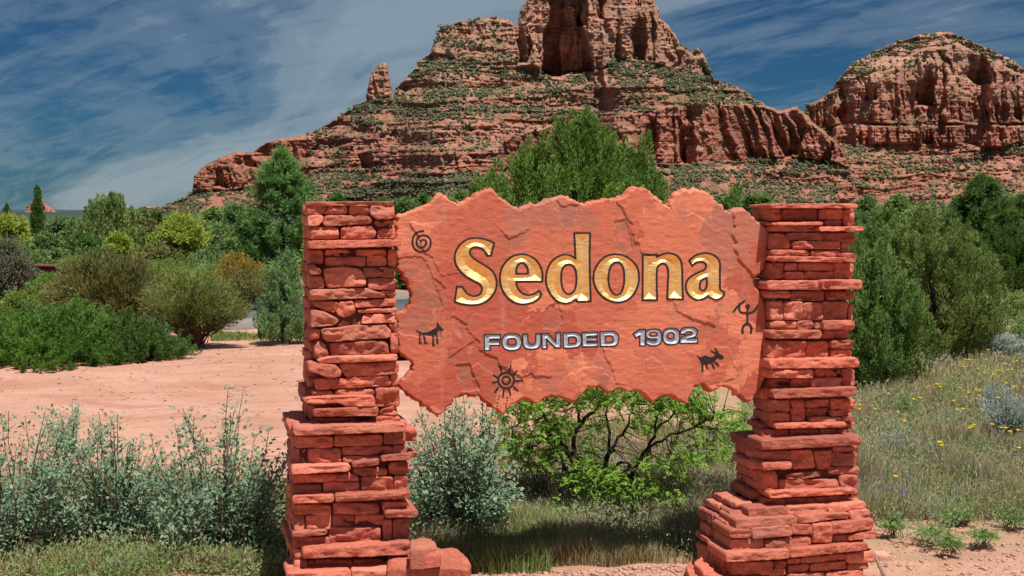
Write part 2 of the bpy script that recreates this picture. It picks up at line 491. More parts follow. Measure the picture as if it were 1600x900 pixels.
RIGHT = [
 (R1, 0.0, [(B(225,62,1240,114),.045),(B(245,122,345,265),.002),(B(350,125,770,262),-.004),(B(790,125,1070,247),-.004),(B(850,255,1060,325),-.008),
  (B(1085,130,1205,315),.002),(Q4(240,283,318,840,275,312),.035),(B(795,332,1305,382),.042),(B(215,322,795,385),.004),
  ([(225,410),(370,410),(470,560),(440,590),(225,600)],.006),(B(385,400,815,492),-.008),(B(830,400,1200,520),.0),(B(480,503,1040,592),.016),
  (B(1045,525,1145,590),-.006),(B(215,603,670,672),.010),(B(690,610,1030,680),.006),(B(1040,595,1145,675),.008),(Q4(245,680,735,1085,692,752),.04),
  (B(1085,645,1220,745),.042),(B(190,752,360,945),-.004),(B(375,755,530,847),-.006),(B(545,755,950,847),-.008),(B(375,857,590,950),-.006),
  (B(605,857,945,955),-.006),(B(960,755,1185,950),.004)]),
 (R2, 0.0, [(B(180,140,830,247),.024),(B(835,133,1300,240),.058),(B(180,262,440,342),.018),(B(445,262,850,372),.0),(B(870,262,1200,365),-.004),
  (B(215,380,370,602),.004),(B(380,380,590,602),.008),(B(600,395,820,602),.008),(B(830,385,1120,602),.006),(B(1128,410,1182,602),-.002),
  (B(215,610,512,708),.004),(B(525,612,720,712),.01),(B(730,615,830,705),.004),(B(838,608,1205,715),.028),(B(215,722,820,820),.026),(B(830,722,1140,818),-.006)]),
 (R3, 0.0, [(B(215,15,605,198),.010),(B(612,20,842,192),.004),(B(855,10,1075,95),.018),(B(855,102,1065,187),.006),(Q4(240,205,300,1140,188,285),.045),
  (B(235,305,680,392),.034),(B(690,298,960,375),-.008),(B(972,300,1100,468),.006),(B(270,402,448,492),-.004),(B(455,400,645,492),-.008),
  (B(652,390,975,478),.016),(Q4(285,515,598,1125,482,572),.05),(B(250,612,442,730),-.004),(B(455,610,600,832),-.004),(B(605,605,845,685),-.008),
  (B(852,600,1090,705),-.006),(B(610,692,830,772),-.006),(B(840,710,1050,768),-.006),(B(640,780,960,838),.016),(B(965,770,1095,830),.02),
  (B(260,738,445,842),.006),(Q4(300,852,900,1015,835,885),.034),(B(1018,835,1100,900),-.008)]),
 (R4, 0.03, [(B(280,128,522,212),-.03),(B(535,128,805,208),-.034),(B(815,120,1090,200),-.03),(Q4(275,232,322,1210,180,275),.045),(B(275,328,535,412),-.004),
  ([(540,328),(745,318),(785,490),(565,500)],.002),([(760,325),(930,318),(915,495),(800,500)],.002),(B(935,355,1165,470),.008),(B(940,288,1185,350),-.006),
  (Q4(285,438,510,550,425,495),.03),(B(900,478,1190,545),.008),([(290,520),(400,510),(430,600),(430,695),(280,690)],.006),
  ([(510,545),(820,518),(840,560),(670,592),(500,592)],.012),(B(440,595,985,690),.008),(B(1000,548,1165,672),.006),(Q4(340,715,770,1170,680,730),.042),
  (B(290,772,495,850),.012),(B(505,768,770,842),-.006),(B(775,755,875,832),.0),(B(880,745,1115,812),-.004),(B(1120,700,1175,800),.004)]),
 (R5, 0.0, [(Q4(500,120,195,800,110,182),.115),(Q4(805,110,180,1115,92,155),.11),(Q4(1120,95,150,1410,68,128),.115),(Q4(400,205,288,885,185,245),.155),
  (Q4(890,182,240,1285,150,195),.15),(Q4(1290,152,218,1450,132,192),.15),(Q4(355,290,358,520,285,348),.18),(Q4(530,280,365,840,258,335),.178),
  (B(845,252,1000,328),.172),(Q4(1000,245,395,1155,238,395),.172),(Q4(1160,240,328,1480,202,285),.182),(Q4(360,362,455,620,360,442),.155),
  (Q4(630,370,447,985,335,430),.165),(Q4(1170,338,395,1280,330,382),.155),(Q4(1285,332,378,1500,290,352),.18),(Q4(330,470,545,820,440,512),.205),
  (Q4(825,440,510,1430,392,445),.205),(Q4(372,550,645,690,530,640),.16),(Q4(700,535,592,800,530,588),.155),(Q4(808,522,560,900,515,552),.155),
  (Q4(905,512,552,1260,478,525),.155),(Q4(1270,482,552,1480,448,545),.17),(Q4(660,598,650,795,595,645),.165),(Q4(808,565,628,970,555,620),.155),
  (Q4(985,558,618,1260,535,595),.16),(Q4(1275,560,605,1440,548,590),.165),(Q4(380,652,760,795,648,760),.165),(Q4(800,635,760,1100,625,760),.165),
  (Q4(1110,625,760,1400,598,760),.165)]),
]


def build_pillar(label, spec, courses, core, group):
    """spec: traced front stones; courses: (z0, z1, u_left, u_right, n_front, depth_back, proud) rows for the flanks and the back"""
    uc = 0.5 * (core[0][2] + core[0][3])
    base = pxyz(np.array(uc), np.array(0.0), np.array(-0.2))
    root = empty('stone_pillar', base, label, 'pillar', group)
    cv, cf = [], []
    for (z0, z1, ul, ur, pf, pb) in core:
        k = len(cv)
        for z in (z0, z1):
            for (u, p) in ((ul, pf), (ur, pf), (ur, pb), (ul, pb)):
                cv.append(pxyz(np.array(u), np.array(z), np.array(p)))
        cf += [(k, k+1, k+5, k+4), (k+1, k+2, k+6, k+5), (k+2, k+3, k+7, k+6), (k+3, k, k+4, k+7), (k+4, k+5, k+6, k+7), (k+3, k+2, k+1, k)]
    mk('mortar_core', np.array(cv), np.array(cf), M['mortar'], root)
    for cr, off, lst in spec:
        for pts, p in lst:
            pp = np.array(cr(pts))
            if cr is not R5 and p > 0.02: p = p * 1.5 + .004
            p = p + off
            # split straight sides a little so that outlines are not ruler-straight
            u, z = puv(pp[:, 0], pp[:, 1], p)
            ledge = p - off > 0.02
            V, Fq = stone_geom(np.stack([u, z], 1), front_frame, p, 0.11 + max(0, p) * 0.7,
                               rough=0.0095 if ledge else 0.0150, bulge=0.004 if ledge else 0.008, joint=-0.0022)
            mk('stone', V, Fq, M['stone'], root, smooth=False)
    # flanks and back: simple blocks in courses
    for (z0, z1, ul, ur, pf, pb, proud) in courses:
        for side in (-1, 1):
            u_face = ul if side < 0 else ur
            d = pf - pb
            cuts = [0.0, d] if d < 0.2 else [0.0, d * random.uniform(0.4, 0.6), d]
            if proud > 0.015: cuts = [0.0, d]
            for a, b in zip(cuts[:-1], cuts[1:]):
                def fr(x, z, n, u_face=u_face, side=side, pf=pf):
                    return pxyz(u_face + side * n, z, pf - x)
                if side < 0:
                    fr2 = lambda x, z, n, fr=fr, a=a, b=b: fr(a + b - x, z, n)
                else:
                    fr2 = fr
                V, Fq = stone_geom(B(a, z0, b, z1), fr2, proud + random.uniform(-.006, .006), 0.09, rough=.007, step=0.024)
                mk('stone', V, Fq, M['stone'], root, smooth=False)
        n = 2
        us = np.linspace(ul, ur, n + 1)
        us[1] += random.uniform(-.06, .06)
        for a, b in zip(us[:-1], us[1:]):
            fr = lambda x, z, nn, a=a, b=b, pb=pb: pxyz(a + b - x, z, pb - nn)
            V, Fq = stone_geom(B(a, z0, b, z1), fr, proud, 0.08, step=0.03)
            mk('stone', V, Fq, M['stone'], root, smooth=False)
    return root


def zpx(py, px, p=0.0):
    return float(puv(px, py, p)[1])


def upx(px, py=500, p=0.0):
    return float(puv(px, py, p)[0])


def course_rows(rows, px, p):
    """rows of (y_top, y_bottom) pixels at column px -> heights"""
    return [(zpx(b, px, p), zpx(t, px, p)) for t, b in rows]


random.seed(11)
ul, ur = upx(482), upx(619)
ul2, ur2 = upx(458, 700, .06), upx(638, 700, .06)
zm = zpx(662, 550)
ztop = zpx(318, 550)
Lc = []
ys = [318, 336, 352, 374, 386, 410, 428, 452, 468, 486, 510, 535, 552, 568, 590, 608, 634, 662]
for a, b in zip(ys[:-1], ys[1:]):
    Lc.append((zpx(b, 550), zpx(a, 550), ul + .006, ur - .006, -0.07, -0.40, 0.022 if (a in (608,)) else -.004))
ys = [664, 682, 705, 727, 740, 757, 775, 790, 805, 826, 846, 862, 884, 905, 940]
for a, b in zip(ys[:-1], ys[1:]):
    Lc.append((zpx(b, 550, .06), zpx(a, 550, .06), ul2 + .006, ur2 - .006, -0.03, -0.48, 0.016 if (a in (664, 846)) else -.004))
left_pillar = build_pillar('red sandstone pillar at the left end of the sign, straight shaft on a square base', LEFT, Lc,
    [(zm - .004, ztop - .006, ul + .03, ur - .03, -.017, -.37), (-.15, zm - .006, ul2 + .03, ur2 - .03, .043, -.45)], 'stone pillars carrying the sign')

ulr, urr = upx(1205), upx(1333)
ulm, urm = upx(1192, 730, .03), upx(1338, 730, .03)
ulb, urb = upx(1142, 850, .155), upx(1362, 850, .155)
zt = zpx(318, 1270); z1 = zpx(690, 1270, .0); z2 = zpx(783, 1270, .03)
Rc = []
ys = [319, 345, 352, 361, 379, 398, 410, 438, 453, 470, 500, 515, 530, 560, 576, 592, 606, 625, 645, 662, 672, 686]
for a, b in zip(ys[:-1], ys[1:]):
    Rc.append((zpx(b, 1270), zpx(a, 1270), ulr + .006, urr - .006, -0.05, -0.25, 0.03 if a in (345, 398, 438, 560, 606, 662) else 0.0))
Rc.append((zpx(326, 1270), zpx(318.5, 1270), ulr + .0, urr, -0.03, -0.25, .02))
ys = [687, 705, 721, 735, 752, 766, 783]
for a, b in zip(ys[:-1], ys[1:]):
    Rc.append((zpx(b, 1270, .03), zpx(a, 1270, .03), ulm, urm - .006, -0.03, -0.32, 0.03 if a in (687, 766) else (.02 if a == 721 else 0.0)))
bs = [(788, 800, .10, .085, .06), (802, 816, .14, .05, .10), (818, 838, .17, .02, .12), (840, 858, .155, .02, .10), (860, 872, .19, .0, .12), (874, 910, .155, 0.0, .10)]
for (a, b, pf, ins, back) in bs:
    q = (pf + .02)
    Rc.append((zpx(b, 1250, q), zpx(a, 1250, q), ulb + ins * .9, urb - ins * .55, pf - .09, -0.27 - back * .5, .0))
right_pillar = build_pillar('red sandstone pillar at the right end of the sign, stepping out to a wide base', RIGHT, Rc,
    [(z1 - .01, zt - .008, ulr + .03, urr - .03, -.016, -.22), (z2 - .01, z1 - .012, ulm + .03, urm - .03, .014, -.29),
     (-.15, z2 - .012, ulb + .11, urb - .08, .092, -.28), (-.15, zpx(842, 1250, .15), ulb + .035, urb - .035, .134, -.30)], 'stone pillars carrying the sign')


def flag_slab(name, pts_px, ztop, thick, parent=None, label=None, cat=None, tilt=(0, 0), seed=3):
    """flat slab whose top outline is seen at these pixels, top at height ztop"""
    pts = []
    for px, py in pts_px:
        t = (H - ztop) * F / (py - HOR)
        pts.append(((px - 800) / F * t, t))
    pts = np.array(pts)
    c = pts.mean(0)
    fr = lambda x, y, n: np.stack([x, y, ztop + n + (x - c[0]) * tilt[0] + (y - c[1]) * tilt[1]], -1)
    V, Fq = stone_geom(pts, fr, 0.0, thick, rough=.010, bulge=.0, joint=0.0, step=.013)
    o = mk(name, V, Fq, M['stone'], parent, smooth=False, origin=None if parent is not None else (c[0], c[1], ztop - thick))
    if label: tag(o, label, cat, 'loose flagstones at the feet of the pillars')
    return o


flag_slab('flagstone', [(604,887),(650,886),(690,884),(732,887),(737,880),(728,866),(716,857),(690,854),(636,855),(604,858)], .206, .046, None, 'wide flat red flagstone jutting right from the foot of the left pillar', 'flagstone')
flag_slab('flagstone', [(645,866),(664,868),(690,865),(687,858),(664,853),(645,854)], .268, .058, None, 'small thick flagstone lying on the wide one beside the left pillar', 'flagstone')
flag_slab('flagstone', [(640,856),(660,856),(684,853),(679,846),(660,843),(640,844)], .302, .095, None, 'flagstone at the back of the step at the left pillar, topmost of its stack', 'flagstone')
flag_slab('flagstone', [(604,902),(650,900),(712,900),(722,890),(700,876),(604,876)], .15, .06, None, 'red stone directly under the wide flagstone at the left pillar', 'flagstone')
flag_slab('flagstone', [(604,915),(650,912),(722,914),(738,904),(700,890),(604,890)], .085, .10, None, 'lowest stone of the step at the foot of the left pillar', 'flagstone')
flag_slab('flagstone', [(1083,880),(1096,872),(1140,905),(1110,912)], .06, .11, None, 'upright edged red slab nearest the right pillar base on its left', 'flagstone', tilt=(-.25, 0))
flag_slab('flagstone', [(1070,885),(1078,876),(1112,908),(1080,912)], .03, .09, None, 'outer low red slab left of the right pillar base', 'flagstone', tilt=(-.2, 0))

# ------------------------------------------------------------------ outlines, signed distances, masks to mesh
def spline(pts, per=8):
    """pts: (x, y) smooth or (x, y, 1) corner; closed. Catmull-Rom between corners."""
    P = [np.array(p[:2], float) for p in pts]
    K = [len(p) > 2 for p in pts]
    n = len(P)
    out = []
    for i in range(n):
        p1, p2 = P[i], P[(i + 1) % n]
        p0 = P[i - 1] if not K[i] else 2 * p1 - p2
        p3 = P[(i + 2) % n] if not K[(i + 1) % n] else 2 * p2 - p1
        if K[i] and K[(i + 1) % n]:
            out.append(p1); continue
        m1 = (p2 - p0) * 0.5; m2 = (p3 - p1) * 0.5
        L = np.linalg.norm(p2 - p1)
        for m in (m1, m2):
            l = np.linalg.norm(m)
            if l > L * 1.2: m *= L * 1.2 / l
        for t in np.linspace(0, 1, per, endpoint=False):
            t2, t3 = t * t, t * t * t
            out.append((2*t3 - 3*t2 + 1) * p1 + (t3 - 2*t2 + t) * m1 + (-2*t3 + 3*t2) * p2 + (t3 - t2) * m2)
    return np.array(out)


def sdf_loops(X, Y, loops):
    d = np.full(X.shape, 1e9); ins = np.zeros(X.shape, bool)
    for lp in loops:
        A = np.asarray(lp, float); Bq = np.roll(A, -1, 0)
        for (ax, ay), (bx, by) in zip(A, Bq):
            ex, ey = bx - ax, by - ay
            l2 = ex * ex + ey * ey
            if l2 < 1e-12: continue
            t = np.clip(((X - ax) * ex + (Y - ay) * ey) / l2, 0, 1)
            d = np.minimum(d, (X - ax - t * ex) ** 2 + (Y - ay - t * ey) ** 2)
            cnd = (ay > Y) != (by > Y)
            if ey != 0:
                ins ^= cnd & (X < ex * (Y - ay) / ey + ax)
    d = np.sqrt(d)
    return np.where(ins, -d, d)


def sdf_lines(X, Y, pts, r):
    d = np.full(X.shape, 1e9)
    A = np.asarray(pts, float)
    if len(A) == 1: A = np.vstack([A, A + 1e-4])
    for (ax, ay), (bx, by) in zip(A[:-1], A[1:]):
        ex, ey = bx - ax, by - ay
        t = np.clip(((X - ax) * ex + (Y - ay) * ey) / max(ex*ex + ey*ey, 1e-12), 0, 1)
        d = np.minimum(d, (X - ax - t * ex) ** 2 + (Y - ay - t * ey) ** 2)
    return np.sqrt(d) - r


def grid(x0, y0, x1, y1, step):
    xs = np.arange(x0, x1 + step, step); ys = np.arange(y0, y1 + step, step)
    return np.meshgrid(xs, ys)


def clip_grid(X, Y, S, step):
    """grid cells with S<=0, border vertices pulled onto S=0 -> (P (n,2), S (n), quads, tris)"""
    gy, gx = np.gradient(S, step)
    gl = np.sqrt(gx * gx + gy * gy) + 1e-9
    near = np.abs(S) < 0.72 * step
    mv = np.where(near, S / np.maximum(gl, 0.5), 0)
    Xs = X - gx / gl * mv; Ys = Y - gy / gl * mv
    ok = (S <= 0) | near
    Sn = np.where(near, 0, S)
    ny, nx = S.shape
    id_ = np.arange(nx * ny).reshape(ny, nx)
    c = [id_[:-1, :-1], id_[:-1, 1:], id_[1:, 1:], id_[1:, :-1]]
    k = [ok[:-1, :-1], ok[:-1, 1:], ok[1:, 1:], ok[1:, :-1]]
    strict = (S < -0.02 * step) & ~near | near
    cnt = sum(a.astype(int) for a in k)
    # a cell made of border vertices only, outside the shape, is dropped
    Sc = (S[:-1, :-1] + S[:-1, 1:] + S[1:, 1:] + S[1:, :-1]) / 4
    q = (cnt == 4) & (Sc < 0.3 * step)
    quads = np.stack([a[q] for a in c], 1)
    tris = []
    for m in range(4):
        t = (cnt == 3) & ~k[m] & (Sc < 0.5 * step)
        tris.append(np.stack([c[(m + j) % 4][t] for j in (1, 2, 3)], 1))
    tris = np.concatenate(tris)
    used = np.unique(np.concatenate([quads.ravel(), tris.ravel()]))
    rm = np.full(nx * ny, -1); rm[used] = np.arange(len(used))
    return np.stack([Xs.ravel()[used], Ys.ravel()[used]], 1), Sn.ravel()[used], rm[quads], rm[tris]


def border_edges(quads, tris):
    E = []
    for f in (quads, tris):
        if len(f):
            for i in range(f.shape[1]):
                E.append(np.stack([f[:, i], f[:, (i + 1) % f.shape[1]]], 1))
    E = np.concatenate(E)
    key = E[:, 0].astype(np.int64) * 10_000_000 + E[:, 1]
    rev = E[:, 1].astype(np.int64) * 10_000_000 + E[:, 0]
    return E[~np.isin(key, rev)]


SP = -0.045            # the slab's face stands this far behind the pillars' front plane

LETTERS = {}
def c1(p): return [(700 + q[0] / 6.925, 360 + q[1] / 6.925) + tuple(q[2:]) for q in p]
def c2(p): return [(840 + q[0] / 6.925, 360 + q[1] / 6.925) + tuple(q[2:]) for q in p]
def c3(p): return [(980 + q[0] / 7.5, 370 + q[1] / 7.5) + tuple(q[2:]) for q in p]
def c4(p): return [(750 + q[0] / 7.273, 500 + q[1] / 7.273) + tuple(q[2:]) for q in p]
def c5(p): return [(960 + q[0] / 11.43, 500 + q[1] / 11.43) + tuple(q[2:]) for q in p]
def cor(p): return [(x, y, 1) for x, y in p]


GOLD = [
 ('S', c1, [[(498,135,1),(440,110),(370,90),(290,82),(210,98),(140,145),(90,215),(72,290),(85,365),(125,430),(180,485),(250,530),(320,565),(360,600),(368,640),(350,685),(310,708),(260,708),(210,685),(175,645),(155,612,1),(98,608,1),(72,768,1),(130,790),(200,803),(270,805),(340,797),(410,768),(470,715),(515,640),(525,560),(510,490),(470,430),(410,385),(340,345),(275,300),(240,255),(240,215),(265,185),(310,180),(365,195),(405,235),(425,272,1),(465,270,1)]]),
 ('e', c1, [[(1018,550,1),(1022,490),(1010,420),(975,350),(920,295),(850,265),(790,258),(710,275),(640,325),(590,395),(565,480),(568,570),(595,655),(645,725),(710,775),(790,795),(870,790),(940,765),(990,728),(1010,688,1),(982,653,1),(935,685),(870,700),(810,685),(765,640),(742,590),(738,552,1)],
             [(738,470,1),(740,420),(755,375),(795,348),(835,365),(862,410),(868,470,1)]]),
 ('d', c2, [[(398,30,1),(568,28,1),(562,300),(568,600),(575,765,1),(425,770,1),(415,742,1),(360,775),(290,788),(220,770),(160,715),(115,640),(92,555),(98,460),(125,380),(170,320),(230,280),(300,262),(360,275),(412,305,1)],
             [(255,520),(262,430),(290,385),(335,365),(385,385),(415,440),(422,520),(415,600),(390,660),(340,692),(295,670),(265,610)]]),
 ('o', c2, [[(850,258),(930,272),(1005,315),(1065,380),(1092,450),(1096,530),(1080,610),(1040,690),(980,745),(910,772),(850,775),(780,760),(710,720),(650,655),(615,580),(605,500),(622,420),(665,345),(725,290),(785,265)],
             [(855,342),(905,365),(932,430),(938,520),(930,600),(905,670),(860,698),(815,680),(780,620),(765,540),(772,450),(800,375)]]),
 ('n', c3, [[(182,212,1),(350,212,1),(348,240,1),(400,210),(470,192),(540,202),(595,235),(630,290),(642,370),(645,550),(650,730,1),(468,728,1),(475,550),(482,430),(468,350),(430,312),(390,318),(355,355),(345,430),(345,600),(350,738,1),(180,740,1)]]),
 ('a', c3, [[(728,275,1),(790,225),(860,198),(930,192),(1000,210),(1055,250),(1085,310),(1085,420),(1085,550),(1088,610),(1110,638,1),(1134,645,1),(1130,690),(1090,722),(1040,733),(990,720),(940,690,1),(890,725),(820,738),(760,715),(710,665),(688,600),(692,540),(720,490),(770,450),(840,415),(900,390),(925,350),(915,310),(870,290),(810,300),(762,338,1)],
             [(850,600),(855,540),(880,500),(930,475,1),(935,530),(928,595),(890,632),(860,618)]]),
]
def rr(x0, y0, x1, y1, r):
    k = r * 0.3
    return [(x0+r,y0),(x1-r,y0),(x1-k,y0+k),(x1,y0+r),(x1,y1-r),(x1-k,y1-k),(x1-r,y1),(x0+r,y1),(x0+k,y1-k),(x0,y1-r),(x0,y0+r),(x0+k,y0+k)]
SILVER = [
 ('F', c4, [cor([(48,165),(230,162),(230,212),(112,214),(112,238),(222,238),(222,284),(112,285),(112,342),(48,342)])]),
 ('O', c4, [rr(248,155,470,340,75), rr(308,208,410,282,28)]),
 ('U', c4, [[(484,160,1),(540,158,1),(543,235),(560,268),(590,275),(618,268),(632,235),(636,155,1),(690,153,1),(688,262),(660,312),(618,328),(555,328),(508,310),(488,268)]]),
 ('N', c4, [cor([(704,156),(772,150),(862,248),(862,142),(914,139),(917,312),(858,315),(754,212),(758,322),(706,325)])]),
 ('D', c4, [[(943,146,1),(1080,140),(1130,158),(1152,198),(1152,250),(1132,292),(1085,312),(948,318,1)], [(1005,193,1),(1068,190),(1092,208),(1094,248),(1070,266),(1006,270,1)]]),
 ('E', c4, [cor([(1160,140),(1338,135),(1338,178),(1216,182),(1216,198),(1330,196),(1330,234),(1216,237),(1216,257),(1340,254),(1340,298),(1163,303)])]),
 ('D', c4, [[(1364,132,1),(1500,127),(1550,145),(1573,185),(1572,242),(1548,282),(1500,296),(1369,299,1)], [(1426,180,1),(1488,178),(1512,195),(1512,234),(1490,250),(1427,252,1)]]),
 ('1', c5, [cor([(335,245),(445,168),(552,165),(548,457),(452,457),(452,278),(382,318)])]),
 ('9', c5, [[(570,200),(640,165),(770,165),(825,200),(843,260),(838,370),(800,432),(720,458),(640,452),(572,418),(566,352,1),(640,348,1),(665,368),(735,368),(755,330,1),(640,332),(578,305),(562,245)], [(630,238),(665,213),(735,213),(768,240),(750,272),(680,282),(640,268)]]),
 ('0', c5, [rr(868,148,1162,434,95), rr(945,222,1068,332,45)]),
 ('2', c5, [[(1178,248,1),(1180,200),(1215,150),(1300,130),(1400,130),(1460,160),(1478,215),(1460,278),(1400,312),(1310,328,1),(1484,323,1),(1484,410,1),(1168,416,1),(1178,335),(1215,295),(1300,265),(1370,250),(1388,225),(1360,207),(1300,207),(1262,246,1)]]),
]

OUTLINE = ([(610+x/4.735, 290+y/4.735) for x, y in [(60,235),(150,205),(240,175),(300,135),(365,75),(430,110),(510,155),(570,120),(640,75),(700,45),(750,40),(800,90),(850,130),(900,165),(950,190),(1030,155),(1110,155),(1180,120),(1270,82),(1330,110),(1400,140)]]
 + [(900+x/4.7375, 290+y/4.7375) for x, y in [(70,150),(150,135),(230,110),(310,110),(365,95),(400,50),(450,27),(510,35),(560,75),(620,130),(700,175),(716,178),(706,140),(750,75),(800,48),(880,40),(950,60),(1020,115),(1100,190),(1150,210),(1200,180),(1250,185),(1300,240),(1340,280),(1400,320),(1412,345),(1408,430),(1398,560),(1390,610),(1310,680),(1310,750),(1350,800),(1385,870)]]
 + [(900+x/4.7375, 470+y/4.7375) for x, y in [(1395,60),(1408,130),(1410,250),(1370,330),(1365,370),(1385,430),(1405,490),(1412,540),(1370,620),(1330,680),(1300,725),(1270,735),(1230,700),(1190,660),(1150,630),(1110,620),(1060,640),(1000,650),(970,625),(930,605),(880,620),(850,680),(820,750),(760,720),(700,690),(650,685),(600,720),(565,742),(530,700),(490,660),(430,650),(390,670),(330,640),(290,650),(240,665),(200,640),(170,620),(90,625),(50,660),(0,745)]]
 + [(610+x/4.735, 470+y/4.735) for x, y in [(1300,715),(1200,690),(1150,705),(1090,760),(1040,735),(980,715),(930,740),(870,790),(830,830),(790,800),(720,745),(650,690),(600,685),(520,690),(470,720),(420,780),(370,840),(300,800),(230,740),(170,705),(100,655),(70,625),(120,580),(170,530),(180,480),(150,430),(110,400),(72,375),(68,300),(65,200),(65,100),(120,85),(150,50),(168,0)]]
 + [(610+x/4.735, 290+y/4.735) for x, y in [(172,820),(150,740),(120,680),(62,610),(58,500),(55,400),(58,300)]])

PLATES = [   # flakes of the stone face: outline, height (mm), fade from this point along this vector (px)
 ([(958,306),(975,335),(985,347),(987,362),(992,379),(1000,377),(1003,395),(1060,400),(1055,330),(1030,290),(980,285)], 6, (985,340), (80,0)),
 ([(1143,330),(1148,355),(1143,362),(1150,380),(1147,390),(1156,408),(1165,418),(1178,434),(1215,440),(1215,320)], 8, None, None),
 ([(1072,335),(1085,333),(1110,352),(1140,372),(1140,400),(1075,395),(1068,370)], 4, (1090,335), (0,50)),
 ([(1030,455),(1050,472),(1058,488),(1078,497),(1088,502),(1105,503),(1118,511),(1119,470),(1090,455)], 7, (1090,505), (-10,-60)),
 ([(726,512),(738,526),(750,533),(749,545),(765,557),(775,558),(782,572),(795,578),(815,590),(830,584),(842,588),(862,589),(862,556),(860,500),(740,490)], 7, (800,575), (30,-60)),
 ([(940,545),(948,563),(957,580),(963,600),(1000,602),(1000,548)], 5, (950,575), (40,0)),
 ([(640,348),(652,368),(662,395),(675,400),(677,412),(690,430),(770,420),(770,345)], 6, (655,390), (70,-10)),
 ([(775,354),(797,374),(828,356),(830,335),(772,335)], 6, (800,372), (0,-30)),
 ([(713,570),(735,568),(741,585),(750,608),(722,611),(716,592)], -6, None, None),
 ([(868,312),(877,323),(905,320),(900,350),(885,362),(872,342)], -5, (875,320), (10,40)),
 ([(735,572),(748,567),(770,588),(790,625),(760,640),(745,610)], 5, (750,570), (10,60)),
 ([(1008,562),(1022,557),(1040,575),(1042,600),(1010,600)], 5, (1022,557), (0,40)),
 ([(870,608),(885,588),(915,573),(940,575),(962,600),(950,640),(870,640)], 5, (915,575), (0,55)),
 ([(1122,540),(1140,545),(1150,570),(1146,592),(1105,602),(1090,570)], 5, (1148,570), (-50,0)),
 ([(676,434),(684,440),(695,452),(700,432),(690,425)], 5, (685,440), (15,-15)),
 ([(705,495),(718,498),(730,507),(732,485),(712,480)], 5, (716,500), (0,-25)),
 ([(615,405),(650,400),(668,408),(676,440),(690,470),(690,530),(615,520)], -4, None, None),
 ([(700,560),(720,546),(742,530),(735,520),(700,520)], 4, (715,548), (-15,-30)),
 ([(960,345),(978,342),(984,362),(988,385),(975,400),(962,388)], -4, None, None),
 ([(850,485),(872,470),(880,500),(868,516),(848,512)], -4, None, None),
]


def face_h(X, Y):
    """height of the slab's face (m) at photo pixels: broad waves plus flaked plates"""
    wx = X + 2.2 * fbm(X / 9, Y / 9, seed=31, oct=3); wy = Y + 2.2 * fbm(X / 9, Y / 9, seed=57, oct=3)
    h = 0.0014 * fbm(X / 85, Y / 85, seed=3, oct=3) + 0.0011 * fbm(X / 12, Y / 6, seed=9, oct=3)
    for poly, mm, p0, vec in PLATES:
        s = sdf_loops(wx, wy, [poly])
        k = sstep(0.55, -0.55, s)
        if vec is not None:
            l = math.hypot(*vec)
            t = ((X - p0[0]) * vec[0] + (Y - p0[1]) * vec[1]) / (l * l)
            k = k * np.clip(1 - t, 0, 1)
        e = np.exp(-((s + .2) / .62) ** 2)
        if vec is not None: e = e * np.clip(1 - t * 2.5, 0, 1)
        h = h + k * mm * 0.0010 - e * .0034 * (mm > 4) * sstep(-.25, .15, vn(X / 14, Y / 14, seed=91))
    return h


def face_stain(X, Y):
    wx = X + 4 * fbm(X / 12, Y / 12, seed=131, oct=3); wy = Y + 4 * fbm(X / 12, Y / 12, seed=157, oct=3)
    r = np.zeros(X.shape)
    for poly, mm, p0, vec in PLATES:
        s = sdf_loops(wx, wy, [poly])
        if mm > 0:
            k = np.exp(-np.maximum(s, 0) / 9.0) * (s > -.5)
            if vec is not None:
                l = math.hypot(*vec)
                t = ((X - p0[0]) * vec[0] + (Y - p0[1]) * vec[1]) / (l * l)
                k = k * np.clip(1 - t * 1.6, 0, 1)
        else:
            k = sstep(1, -1, s)
        r = np.maximum(r, k)
    return np.clip(r * (.55 + .6 * fbm(X / 15, Y / 9, seed=161, oct=3)), 0, 1)


sign = empty('sign', pxyz(np.array(upx(910)), np.array(zpx(640, 910)), np.array(SP - .04)),
             'red flagstone town sign with gold and silver lettering between two stone pillars', 'sign')


def on_face(P, p):
    u, z = puv(P[:, 0], P[:, 1], SP)
    return pxyz(u, z, SP + p)


# slab, with holes under the carved letters
step = 1.05
X, Y = grid(606, 286, 1212, 656, step)
jag = [tuple(q) for q in OUTLINE]
Sx = X + 1.6 * fbm(X / 7, Y / 7, seed=71, oct=3); Sy = Y + 1.6 * fbm(X / 7, Y / 7, seed=72, oct=3)
S = sdf_loops(Sx, Sy, [jag])
ALL = []
for nm, cf_, loops in GOLD + SILVER:
    ALL.append((nm, [spline(cf_(l)) for l in loops]))
hole = np.full(X.shape, 1e9)
for nm, lps in ALL:
    b = np.concatenate(lps)
    bb = (X > b[:, 0].min() - 8) & (X < b[:, 0].max() + 8) & (Y > b[:, 1].min() - 8) & (Y < b[:, 1].max() + 8)
    r, c_ = np.where(bb)
    sl = (slice(r.min(), r.max() + 1), slice(c_.min(), c_.max() + 1))
    hole[sl] = np.minimum(hole[sl], sdf_loops(X[sl], Y[sl], lps))
S = np.maximum(S, -(hole + 0.55))
P, Sn, q, t = clip_grid(X, Y, S, step)
hf = face_h(P[:, 0], P[:, 1])
V0 = on_face(P, hf)
n0 = len(P)
outer = sdf_loops(P[:, 0], P[:, 1], [jag])
E = border_edges(q, t)
Eo = E[outer[E].max(1) > -6]          # the slab's rim, not the letters' rims
Eo = Eo[hole.size and np.ones(len(Eo), bool)]
rim = np.unique(Eo)
cgx = P[rim] - P[rim]
